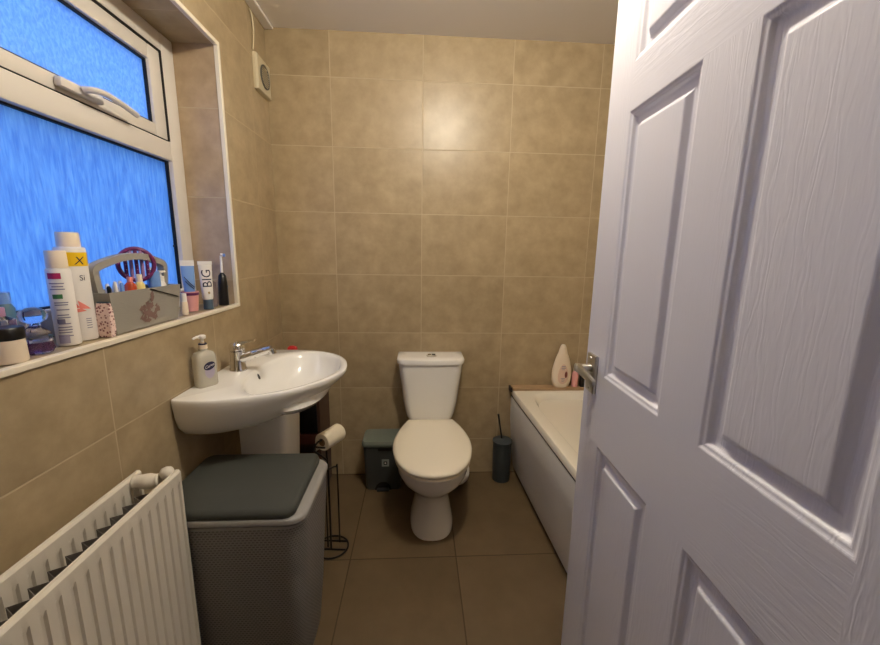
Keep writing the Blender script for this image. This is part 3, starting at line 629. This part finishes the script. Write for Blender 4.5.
# ------------------------------------------------------------------ bath
ba = empty('bathtub', (1.70, -.87, 0), label='white bathtub with plain side panel along the right wall', cat='bathtub')
BZT = .545
XLf = lambda y: 1.309+(-y)*.036
def bring(z, l, r, b, f, ex, n=20):
    """ring; l r b f = inset from left edge, right wall, back wall, front end"""
    yb, yf = -.006-b, -1.72+f; out = []
    pts = []
    for k in range(4):
        for i in range(n):
            t = -1+2*i/n; pts.append(((-1, t), (t, 1), (1, -t), (-t, -1))[k])
    for a, c in pts:
        m = (abs(a)**ex+abs(c)**ex)**(-1/ex); a, c = a*m, c*m
        y = (yb+yf)/2+c*(yb-yf)/2; xl = XLf(y)+l; xr = 2.044-r
        out.append(((xl+xr)/2+a*(xr-xl)/2-1.70, y+.87, z))
    return out
bm = bmesh.new()
loft(bm, [bring(.509, .004, 0, 0, 0, 60), bring(.510, 0, 0, 0, 0, 60), bring(.540, 0, 0, 0, 0, 60), bring(.545, .004, .004, .004, .004, 60), bring(.545, .060, .05, .075, .1, 8), bring(.541, .067, .056, .083, .108, 7), bring(.50, .082, .07, .105, .12, 6),
          bring(.35, .11, .10, .17, .15, 5), bring(.22, .135, .13, .25, .18, 4.5), bring(.18, .17, .17, .31, .22, 4), bring(.165, .25, .25, .42, .35, 3)], True, True)
finish('tub', bm, M['bath'], ba, 40)
bm = bmesh.new()
loft(bm, [[(XLf(y)+dx-1.70, y+.87, z) for y in (-.008, -.4, -.8, -1.2, -1.715)] for dx, z in ((.005, .498), (.003, .494), (.006, .35), (.018, .22), (.030, .10), (.040, .035))], False, False, False)
r_ = bmesh.ops.extrude_face_region(bm, geom=bm.faces[:]); bmesh.ops.translate(bm, verts=[v for v in r_['geom'] if isinstance(v, bmesh.types.BMVert)], vec=(.018, 0, 0)); finish('side_panel', bm, M['bath_panel'], ba, 50)
sg = bmesh.new()  # added black strip, stands in for the shadow under the bath rim
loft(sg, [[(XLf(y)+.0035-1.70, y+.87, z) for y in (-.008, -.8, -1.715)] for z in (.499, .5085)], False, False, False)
r_ = bmesh.ops.extrude_face_region(sg, geom=sg.faces[:]); bmesh.ops.translate(sg, verts=[v for v in r_['geom'] if isinstance(v, bmesh.types.BMVert)], vec=(.006, 0, 0)); finish('rim_shadow_strip', sg, M['gasket'], ba)
finish('plinth', B(1.398-1.70, 1.41-1.70, -.845, .862, 0, .036), M['dark_wood'], ba)
bm = bmesh.new(); box(bm, 1.312, 2.045, -.056, -.002, .5455, .562, .002); tag(finish('trim_3', bm, M['sealant']), kind='structure')
tag(finish('trim_4', B(1.298, 1.309, -.050, -.001, .535, .563, .002), M['dark_seal']), kind='structure')

# bottle standing at the back of the bath
bb = empty('lotion_bottle', (1.600, -.032, BZT+.0175), label='tall cream teardrop bottle with peach label on the back of the bath rim', cat='bottle')
def oval(a, b, z, n=28): return [(a*cos(2*pi*i/n), b*sin(2*pi*i/n), z) for i in range(n)]
bm = bmesh.new(); loft(bm, [oval(.040, .020, 0), oval(.047, .023, .006), oval(.056, .026, .04), oval(.058, .026, .075), oval(.056, .025, .11), oval(.047, .022, .15), oval(.036, .019, .185), oval(.026, .016, .208)]); finish('bottle', bm, M['cream_pl'], bb, 50)
bm = bmesh.new(); loft(bm, [oval(.026, .0165, .2085), oval(.020, .015, .235), oval(.013, .012, .252), oval(.008, .008, .256)]); finish('cap', bm, M['cream_pl'], bb, 50)
bm = bmesh.new()
for i, (z0, z1, w) in enumerate(((.03, .16, .028),)):
    vs = []
    for k in range(24):
        a = 2*pi*k/24; x = .030*cos(a)*(1-.25*sin(a)); z = .085+.06*sin(a); vs.append((x, z))
    yb = lambda x, z: -.0268*sqrt(max(.05, 1-(x/.055)**2))-.0006
    bm.faces.new([bm.verts.new((x, -.0275, z)) for x, z in vs])
fl = finish('label', bm, mat('peach_label', lin(226, 196, 176), .5), bb)
bm = bmesh.new()
for x, z, w, h in ((0, .132, .022, .003), (0, .122, .026, .004), (-.002, .112, .018, .002), (.0, .058, .024, .003), (.002, .05, .02, .002), (0, .04, .014, .002)): box(bm, x-w/2, x+w/2, -.0285, -.0275, z-h/2, z+h/2)
finish('lettering', bm, M['grey_print'], fl)
bm = flat_face(ellipse_bm(.008, .02), (.017, -.0283, .082), (1, 0, 0)); finish('emblem', bm, mat('brown_emblem', lin(120, 60, 50), .5), fl)
# two small bottles beside it
pk = empty('shampoo_bottle', (1.686, -.026, BZT+.0175), label='small pink bottle on the bath rim right of the teardrop bottle', cat='bottle')
finish('bottle', LT([(0, 0), (.018, 0), (.019, .004), (.019, .08), (.012, .094), (0, .094)]), M['pink_pl'], pk, 40); finish('cap', LT([(0, .0945), (.012, .0945), (.012, .115), (0, .116)]), M['cream_pl'], pk, 40)
dk = empty('shower_gel_bottle', (1.738, -.028, BZT+.0175), label='short black bottle on the bath rim behind the door handle', cat='bottle')
bm = bmesh.new(); loft(bm, [rrect(0, 0, .022, .015, .01, 0), rrect(0, 0, .022, .015, .01, .085), rrect(0, 0, .015, .011, .008, .095)]); finish('bottle', bm, M['black'], dk, 40); finish('cap', LT([(0, .0955), (.011, .0955), (.011, .115), (0, .116)]), M['black'], dk, 40)

# ------------------------------------------------------------------ things on the window sill
SZ = WZ0+.0025
def E(name, x, y, label, cat, rz=0, group=None): return empty(name, (x, y, SZ), rz, label, cat, group)
VIEW = atan2(-2.116+1.2, .757+.06)          # direction from the sill back to the viewer
# white tub, black lid
o = E('cream_tub', -.036, -1.360, 'white cosmetic tub with a black screw lid at the near end of the window sill', 'jar')
finish('tub', LT([(0, 0), (.025, 0), (.027, .003), (.026, .045), (0, .045)]), M['cream_pl'], o, 40); finish('lid', LT([(0, .0455), (.0265, .0455), (.0275, .049), (.0275, .066), (.025, .069), (0, .069)]), M['black'], o, 40)
o = E('nail_polish_jar', -.085, -1.385, 'small glass jar with a dull gold cap behind the black lidded tub', 'jar')
finish('jar', LT([(0, 0), (.02, 0), (.02, .055), (.013, .062), (0, .062)]), M['purple_glass'], o, 40); finish('cap', LT([(0, .0625), (.015, .0625), (.015, .098), (.013, .1), (0, .1)]), M['gold'], o, 40)
o = E('cosmetic_carton', -.130, -1.36, 'pale pink carton standing against the window glass at the near end', 'box'); finish('carton', B(-.018, .018, -.034, .034, 0, .118, .002), M['pink_pl'], o); finish('flap', B(-.0175, .0175, -.033, .033, .1183, .1195), M['mauve'], o)
o = E('perfume_bottle', -.088, -1.318, 'clear rectangular perfume bottle half full of purple liquid', 'bottle')
bm = bmesh.new(); loft(bm, [rrect(0, 0, .019, .017, .004, 0), rrect(0, 0, .02, .018, .004, .005), rrect(0, 0, .02, .018, .004, .05)]); finish('liquid', bm, M['purple_glass'], o, 30)
bm = bmesh.new(); loft(bm, [rrect(0, 0, .02, .018, .004, .0505), rrect(0, 0, .02, .018, .004, .075), rrect(0, 0, .01, .01, .004, .082)]); finish('shoulder', bm, M['glass'], o, 30); finish('cap', LT([(0, .0825), (.012, .0825), (.012, .10), (0, .101)]), M['mauve'], o, 40)
o = E('perfume_bottle', -.050, -1.288, 'cut glass perfume bottle with a round clear stopper before the white bottles', 'bottle')
finish('flask', LT([(0, 0), (.022, 0), (.0265, .008), (.024, .02), (.0265, .03), (.024, .042), (.014, .052), (.009, .058), (0, .058)], n=10), M['glass'], o)
finish('perfume', LT([(0, .0045), (.017, .0045), (.021, .01), (.020, .024), (0, .0245)], n=14), M['purple_glass'], o, 40)
finish('stopper', LT([(0, .0585), (.009, .0585), (.010, .064), (.020, .070), (.0235, .080), (.020, .09), (.009, .096), (0, .097)], n=20), M['glass'], o, 40)
o = E('shaving_bottle', -.128, -1.262, 'slim blue grey bottle against the glass left of the white bottles', 'bottle')
finish('bottle', LT([(0, 0), (.014, 0), (.015, .003), (.015, .09), (.01, .1), (0, .1)]), M['teal'], o, 40); finish('cap', LT([(0, .1005), (.011, .1005), (.011, .125), (0, .126)]), M['blue_pl'], o, 40)
# big white bottles
def cap_bottle(o, R, hb, hc, rc, ridge=True):
    finish('bottle', LT([(0, 0), (R*.95, 0), (R, .003), (R, hb-.006), (R*.93, hb), (0, hb)], n=40), M['white_pl'], o, 40)
    finish('cap', LT([(0, hb+.0005), (rc, hb+.0005), (rc*1.01, hb+.004), (rc*.985, hc-.003), (rc*.93, hc), (0, hc)], n=40), M['cream_pl'], o, 40)
o = E('hairspray_bottle', -.052, -1.213, 'white bottle with magenta and green printed bands in front of a yellow topped one', 'bottle')
cap_bottle(o, .0215, .175, .214, .0185); vv = VIEW
bm = bmesh.new(); R = .0219
cylpatch(bm, R, vv-.95, vv+.15, .152, .165, 0); cylpatch(bm, R, vv-.75, vv+.05, .108, .118, 1)
for z, a, b in ((.141, -.9, .3), (.134, -.7, .2), (.128, -.9, .3), (.098, -.7, .4), (.093, -.7, .35), (.082, -.6, .4), (.070, -.6, .3), (.064, -.6, .4), (.050, -.6, .35), (.042, -.7, .4), (.036, -.7, .4), (.030, -.7, .35), (.022, -.7, .4)): cylpatch(bm, R, vv+a, vv+b, z, z+.0022, 2)
cylpatch(bm, R, vv-.7, vv-.05, .052, .062, 2); cylpatch(bm, R, vv-.8, vv+.1, .006, .026, 3)
finish('printed_label', bm, [M['magenta'], M['green'], M['grey_print'], M['lilac_print']], o)
o = E('hairspray_bottle', -.066, -1.160, 'tall white bottle with a yellow collar band and a coral printed shape', 'bottle')
cap_bottle(o, .029, .222, .256, .0215); R = .0294; vv = atan2(-2.116+1.172, .757+.066)
bm = bmesh.new(); cylpatch(bm, R, vv-1.5, vv+1.5, .178, .210, 0, 24)
finish('printed_label', bm, [M['yellow']], o)
bm = bmesh.new()
def tri(bm, pts, R, ang):
    g = [bm.verts.new((x, y, 0)) for x, y in pts]; bm.faces.new(g)
b2 = bmesh.new()
tri(b2, [(-.016, .105), (-.012, .08), (.0, .08)], R, vv); tri(b2, [(-.004, .098), (-.002, .078), (.020, .076)], R, vv); tri(b2, [(-.018, .076), (.0, .079), (.010, .072), (-.014, .069)], R, vv)
for v in b2.verts: v.co.y -= 0
bmesh.ops.triangulate(b2, faces=b2.faces[:])
for _ in range(3): bmesh.ops.subdivide_edges(b2, edges=b2.edges[:], cuts=1, use_grid_fill=True)
wrap(b2, R, vv+.15, 0); finish('printed_shape', b2, M['coral'], o)
finish('lettering', wrap(text_mesh('X', .026, .2), R+.0003, vv+.45, .190), M['navy'], o)
finish('lettering', wrap(text_mesh('Si', .018), R+.0003, vv+.52, .150), M['navy'], o)
bm = bmesh.new()
for z in (.052, .047, .042, .036, .030): cylpatch(bm, R, vv+.35, vv+.75, z, z+.0016)
finish('small_print', bm, M['grey_print'], o)
# things squeezed between bottle and box
o = E('mascara_tube', -.118, -1.135, 'black mascara tube standing behind the yellow banded bottle', 'cosmetic tube')
finish('tube', LT([(0, 0), (.007, 0), (.0075, .002), (.0075, .06), (0, .06)]), M['purple'], o, 40); finish('cap', LT([(0, .0605), (.0075, .0605), (.0075, .118), (.006, .12), (0, .12)]), M['black'], o, 40)
o = E('cosmetic_pouch', -.028, -1.134, 'narrow pink patterned pouch squeezed between the white bottle and grey box', 'pouch')
mp_ = mat('pink_floral_pattern', lin(206, 158, 160), .6); nt = mp_.node_tree; vn = nt.nodes.new('ShaderNodeTexVoronoi'); vn.inputs['Scale'].default_value = 160; mxn = nt.nodes.new('ShaderNodeMix'); mxn.data_type = 'RGBA'; mxn.inputs['A'].default_value = lin(120, 50, 66); mxn.inputs['B'].default_value = lin(232, 206, 200)
tcn = nt.nodes.new('ShaderNodeTexCoord'); nt.links.new(tcn.outputs['Object'], vn.inputs['Vector']); mrn = nt.nodes.new('ShaderNodeMapRange'); mrn.inputs['From Min'].default_value = .25; mrn.inputs['From Max'].default_value = .5; nt.links.new(vn.outputs['Distance'], mrn.inputs['Value']); nt.links.new(mrn.outputs[0], mxn.inputs['Factor']); nt.links.new(mxn.outputs['Result'], nt.nodes['Principled BSDF'].inputs['Base Color'])
bm = bmesh.new(); loft(bm, [rrect(0, 0, .016, .007, .004, 0), rrect(0, 0, .018, .009, .004, .02), rrect(0, 0, .017, .008, .004, .065), rrect(0, 0, .016, .003, .002, .085)]); finish('pouch', bm, mp_, o, 40)
finish('zip', B(-.014, .014, -.0022, .0022, .0852, .089, .0008), M['slate'], o)

# grey box with an arched handle
GY, GX = -.985, -.054
bk = E('cosmetics_caddy', GX, GY, 'grey wooden caddy box with arched handle and a faded rose print on its front', 'storage box')
# tapering box, open on top
def cad(z, hx, hy): return [(hx, -hy, z), (hx, hy, z), (-hx, hy, z), (-hx, -hy, z)]
def cadt(z, hx, a, b): return [(hx, -a, z), (hx, b, z), (-hx, b, z), (-hx, -a, z)]
bm = bmesh.new(); loft(bm, [cad(0, .032, .126), cadt(.110, .044, .150, .136), cadt(.110, .038, .144, .130), cad(.006, .026, .120)]); finish('box', bm, M['basket'], bk)
hpts = [(0, -.110, .02), (0, -.128, .10), (0, -.136, .15), (0, -.132, .170), (0, -.10, .182), (0, -.05, .194), (0, 0, .199), (0, .05, .196), (0, .10, .184), (0, .124, .174), (0, .127, .155), (0, .120, .10), (0, .108, .02)]
def band(bm, pts, wx, wz):
    P = [Vector(p) for p in spline(pts, 5)]; rings = []
    for i, p in enumerate(P):
        t = (P[min(i+1, len(P)-1)]-P[max(i-1, 0)]).normalized(); nrm = Vector((0, -t.z, t.y))
        rings.append([p+Vector((sx*wx, 0, 0))+nrm*sz*wz for sx, sz in ((-1, -1), (1, -1), (1, 1), (-1, 1))])
    loft(bm, rings); return bm
finish('handle', band(bmesh.new(), hpts, .010, .009), M['basket'], bk, 40)
# rose print: a cluster of petals lying on the sloping front
def on_front(y, z, e=.0006): return (.032+.1091*z+e, y, z)
bm = bmesh.new(); rnd = random.Random(3)
for k in range(56):
    a = rnd.uniform(0, 2*pi); r = sqrt(rnd.random()); cy, cz = -.008+.038*r*cos(a), .044+.028*r*sin(a)
    if k > 48: cy, cz = .002+rnd.uniform(-.003, .004), .070+(k-48)*.0036
    s = rnd.uniform(.006, .010); ph = rnd.uniform(0, 3)
    bm.faces.new([bm.verts.new(on_front(cy+s*cos(ph+2*pi*i/7)*(1 if i % 2 else .55), cz+s*sin(ph+2*pi*i/7)*(1 if i % 2 else .55), (.0012+k*.00002))) for i in range(7)])
finish('rose_print', bm, M['print_brown'], bk)
bm = bmesh.new(); 
for (ya, za, yb_, zb) in ((-.006, .108, .122, .072),):
    a, b = Vector(on_front(ya, za, .0015)), Vector(on_front(yb_, zb, .0015)); tube(bm, [a, (a+b)/2, b], .0019, 8)
finish('dark_cord', bm, M['basket_in'], bk)

# things in the caddy (each its own)
CB = SZ+.0065
def I(name, dx, dy, label, cat, rz=0, tilt=(0, 0), group=None):
    o = empty(name, (GX+dx, GY+dy, CB), rz, label, cat, group); o.rotation_euler = (tilt[0], tilt[1], rz); return o
o = I('hair_brush', -.016, .040, 'purple vented hair brush standing bristles up in the grey caddy', 'hair brush', -.85)
bm = bmesh.new(); ring = [(0, .042*cos(2*pi*i/28), .168+.046*sin(2*pi*i/28)) for i in range(28)]; tube(bm, ring, .006, 8, closed=True); finish('head_rim', bm, M['purple'], o, 60)
for k in range(-2, 3):
    h = .044*sqrt(1-(k*.0125/.042)**2); finish('vent_bar', T([(0, k*.0125, .168-h), (.003, k*.0125, .168), (0, k*.0125, .168+h)], .0048, 8), M['mauve'] if k % 2 else M['purple'], o, 60)
finish('grip', T([(0, 0, .0), (0, 0, .06), (0, 0, .125)], [.007, .009, .008], 12), M['purple'], o, 60)
bm = bmesh.new()
for k in range(-2, 3):
    for j in range(5): tube(bm, [(.003, k*.0125, .14+j*.014), (.016, k*.0125, .14+j*.014)], .0012, 5)
finish('bristles', bm, M['mauve'], o)
def small_bottle(o, r, h, m1, m2, hc=.03, rc=None):
    rc = rc or r*.6; finish('bottle', LT([(0, 0), (r, 0), (r, h-.008), (rc, h), (0, h)]), m1, o, 40); finish('cap', LT([(0, h+.0005), (rc, h+.0005), (rc*.95, h+hc), (0, h+hc)]), m2, o, 40)
small_bottle(I('nail_polish_bottle', .010, -.030, 'small orange red bottle poking out of the grey caddy under its handle', 'bottle'), .0135, .122, M['orange'], M['coral'], .014, .007)
small_bottle(I('lotion_bottle', .010, .006, 'cream yellow little bottle in the caddy just right of the orange one', 'bottle'), .0125, .120, mat('cream_yellow', lin(226, 206, 130), .4), M['cream_pl'], .022, .008)
small_bottle(I('deodorant_stick', .006, .074, 'light blue domed deodorant stick in the middle of the caddy', 'deodorant'), .017, .095, M['white_pl'], M['blue_pl'], .052, .0165)
o = I('cosmetic_tube', -.010, .084, 'slate blue and white squeezed tube at the back of the caddy', 'tube')
bm = bmesh.new(); loft(bm, [oval(.010, .014, 0), oval(.009, .014, .06), oval(.003, .016, .150)]); finish('tube', bm, M['slate'], o, 40); finish('crimp', B(-.002, .002, -.016, .016, .1503, .158), M['white_pl'], o)
o = I('pump_bottle', .008, .100, 'white pump bottle with clear sides at the right end of the caddy', 'pump bottle')
finish('bottle', LT([(0, 0), (.0135, 0), (.0135, .105), (.009, .115), (0, .115)]), M['white_pl'], o, 40)
bm = LT([(0, .1155), (.010, .1155), (.010, .130), (.004, .132), (.004, .140), (.009, .141), (.009, .148), (0, .148)]); tube(bm, [(0, 0, .1445), (.004, .018, .1445)], .003, 8); finish('pump', bm, M['white_pl'], o, 40)
cols = [('black', 'black'), ('lilac_print', 'lilac'), ('white_pl', 'white'), ('pink_pl', 'pink'), ('blue_pl', 'pale blue'), ('purple', 'dark purple')]
for k, (cm, nm) in enumerate(cols):
    o = I('makeup_pencil', .010-.012*(k % 2), -.105+.011*k, nm+' capped makeup pencil upright at the left end of the grey caddy', 'makeup pencil', group='makeup pencils in the caddy')
    finish('barrel', LT([(0, 0), (.004, 0), (.004, .085), (0, .085)], n=12), M[cm], o, 40); finish('cap', LT([(0, .0855), (.0046, .0855), (.0046, .112+.005*(k % 3)), (.003, .117+.005*(k % 3)), (0, .118+.005*(k % 3))], n=12), M['white_pl' if k % 2 else cm], o, 40)

# between the caddy and the jamb
o = E('beaker', -.066, -.706, 'pink beaker holding a pale blue tube, right of the grey caddy', 'beaker')
bm = bmesh.new(); lathe(bm, [(.021, 0), (.026, .055), (.0275, .072), (.0255, .072), (.024, .055), (.0195, .003)], n=28); finish('cup', bm, M['pink_pl'], o, 40)
finish('band', LT([(.0268, .058), (.0285, .060), (.0288, .066), (.0272, .068), (.0268, .058)], n=28), M['purple'], o, 40)
o = empty('toothpaste_tube', (-.066, -.706, SZ+.004), -.8, 'pale blue and white tube standing cap down in the pink beaker', 'tube')
bm = bmesh.new(); loft(bm, [oval(.010, .010, 0), oval(.010, .010, .03), oval(.011, .016, .06), oval(.009, .0195, .11), oval(.002, .0215, .158)]); finish('tube', bm, M['blue_pl'], o, 40)
bm = B(-.0018, .0018, -.0215, .0215, .1583, .178); finish('crimp', bm, M['white_pl'], o)
bm = bmesh.new(); tube(bm, [(.0118, -.016, .12), (.0118, .0, .098), (.0105, .014, .082)], .0012, 6); tube(bm, [(.0118, -.014, .105), (.0125, .0, .088), (.0115, .012, .076)], .0012, 6); finish('swoosh', bm, M['navy'], o)
o = E('roll_on_deodorant', -.040, -.790, 'little white bottle wedged between the caddy and pink beaker', 'bottle'); small_bottle(o, .011, .045, M['cream_pl'], M['white_pl'], .028, .0095)
o = E('toothpaste_tube', -.034, -.652, 'white toothpaste tube with dark lettering standing on its slate grey cap', 'toothpaste', VIEW+.1)
finish('cap', LT([(0, 0), (.0165, 0), (.0165, .034), (.014, .036), (0, .036)], n=28), M['slate'], o, 40)
bm = bmesh.new(); loft(bm, [oval(.015, .0165, .0365), oval(.016, .0185, .044), oval(.0155, .0195, .07), oval(.011, .021, .12), oval(.003, .0235, .165)]); finish('tube', bm, M['white_pl'], o, 40)
finish('crimp', B(-.003, .003, -.0238, .0238, .1653, .178, .0005), M['white_pl'], o)
def on_tube(bm, zc, rot):
    for v in bm.verts:
        x, y = v.co.x, v.co.y; x, y = x*cos(rot)-y*sin(rot), x*sin(rot)+y*cos(rot); z = zc+y
        xs = .0155+(z-.07)*(.011-.0155)/.05 if z < .12 else .011+(z-.12)*(.003-.011)/.045
        hw = .0195+(z-.07)*.0000
        v.co = Vector((xs*sqrt(max(.1, 1-(x/.022)**2))+.0008, x, z))
    return bm
finish('lettering', on_tube(text_mesh('BIG', .044), .115, pi/2), M['navy'], o)
bm = ellipse_bm(.004, .0045, 12); finish('stamp', on_tube(bm, .062, 0), M['gold'], o)
o = E('pump_bottle', -.052, -.596, 'clear crystal topped pump bottle between the toothpaste and black toothbrush', 'pump bottle')
bm = bmesh.new(); loft(bm, [rrect(0, 0, .016, .016, .004, 0), rrect(0, 0, .0165, .0165, .004, .004), rrect(0, 0, .0165, .0165, .004, .095), rrect(0, 0, .009, .009, .004, .102)]); finish('bottle', bm, mat('smoky_lilac_plastic', lin(140, 126, 130), .25, trans=.3), o, 30)
finish('neck', LT([(0, .1025), (.007, .1025), (.007, .128), (0, .128)], n=16), M['white_pl'], o, 40)
finish('crystal_head', LT([(0, .1285), (.006, .1285), (.0125, .138), (.0135, .148), (.009, .160), (0, .163)], n=8), M['glass'], o)
o = E('electric_toothbrush', -.030, -.545, 'black electric toothbrush with a white brush head leaning at the far jamb', 'toothbrush'); o.rotation_euler = (-.07, 0, .3)
bm = bmesh.new(); loft(bm, [oval(.0175, .019, 0), oval(.018, .0195, .006), oval(.0175, .019, .05), oval(.017, .0185, .09), oval(.014, .0155, .118), oval(.006, .007, .130)]); finish('handle', bm, M['black'], o, 50)
finish('power_button', LT([(0, 0), (.004, 0), (.004, .0015), (0, .0015)], n=12), M['slate'], o).location = (0, 0, 0)
o.children[-1].data.transform(Matrix.Translation((.0168, 0, .075)) @ Matrix.Rotation(pi/2, 4, 'Y'))
finish('brush_neck', T([(0, 0, .1305), (0, 0, .15), (0, 0, .198)], [.0055, .0045, .0035], 12), M['white_pl'], o, 60)
bm = LT([(0, -.004), (.0065, -.004), (.0065, .004), (0, .004)], n=16); bmesh.ops.rotate(bm, verts=bm.verts[:], matrix=Matrix.Rotation(pi/2, 3, 'Y')); bmesh.ops.translate(bm, verts=bm.verts[:], vec=(.004, 0, .200)); finish('brush_head', bm, M['white_pl'], o, 40)
bm = bmesh.new()
for i in range(-2, 3):
    for j in range(-2, 3):
        if i*i+j*j < 6: tube(bm, [(.008, i*.0024, .2+j*.0024), (.016, i*.0024, .2+j*.0024)], .0009, 5)
finish('bristles', bm, M['blue_pl'], o)

# ------------------------------------------------------------------ daylight
w = bpy.data.worlds.new('dusk_sky'); bpy.context.scene.world = w; w.use_nodes = True; nt = w.node_tree
bg = nt.nodes['Background']; tc = nt.nodes.new('ShaderNodeTexCoord'); sp = nt.nodes.new('ShaderNodeSeparateXYZ'); nt.links.new(tc.outputs['Generated'], sp.inputs[0])
cr = nt.nodes.new('ShaderNodeValToRGB'); nt.links.new(sp.outputs[2], cr.inputs[0])
cr.color_ramp.elements[0].position = 0; cr.color_ramp.elements[0].color = (.05, .16, .40, 1)
cr.color_ramp.elements[1].position = .5; cr.color_ramp.elements[1].color = (.16, .40, 1.05, 1)
nt.links.new(cr.outputs[0], bg.inputs[0]); bg.inputs[1].default_value = 2.15

# ------------------------------------------------------------------ camera
yaw, pitch, roll, f = -.05954, -.18261, -.01629, 377.704
Rz = Matrix.Rotation(yaw, 3, 'Z'); Rx = Matrix.Rotation(pitch, 3, 'X'); Ry = Matrix(((cos(roll), 0, sin(roll)), (0, 1, 0), (-sin(roll), 0, cos(roll))))
R = Rz @ Rx @ Ry
cam = bpy.data.cameras.new('camera'); co = bpy.data.objects.new('camera', cam); C.objects.link(co)
m4 = Matrix((R.col[0], R.col[2], -R.col[1])).transposed().to_4x4(); m4.translation = Vector((.75647, -2.11600, 1.32930)); co.matrix_world = m4
cam.sensor_fit = 'HORIZONTAL'; cam.sensor_width = 36; cam.lens = f*36/880; cam.clip_start = .01
S = bpy.context.scene; S.camera = co
S.view_settings.view_transform = 'Standard'; S.view_settings.look = 'None'; S.view_settings.exposure = .5; S.view_settings.gamma = 1; S.view_settings.use_curve_mapping = False
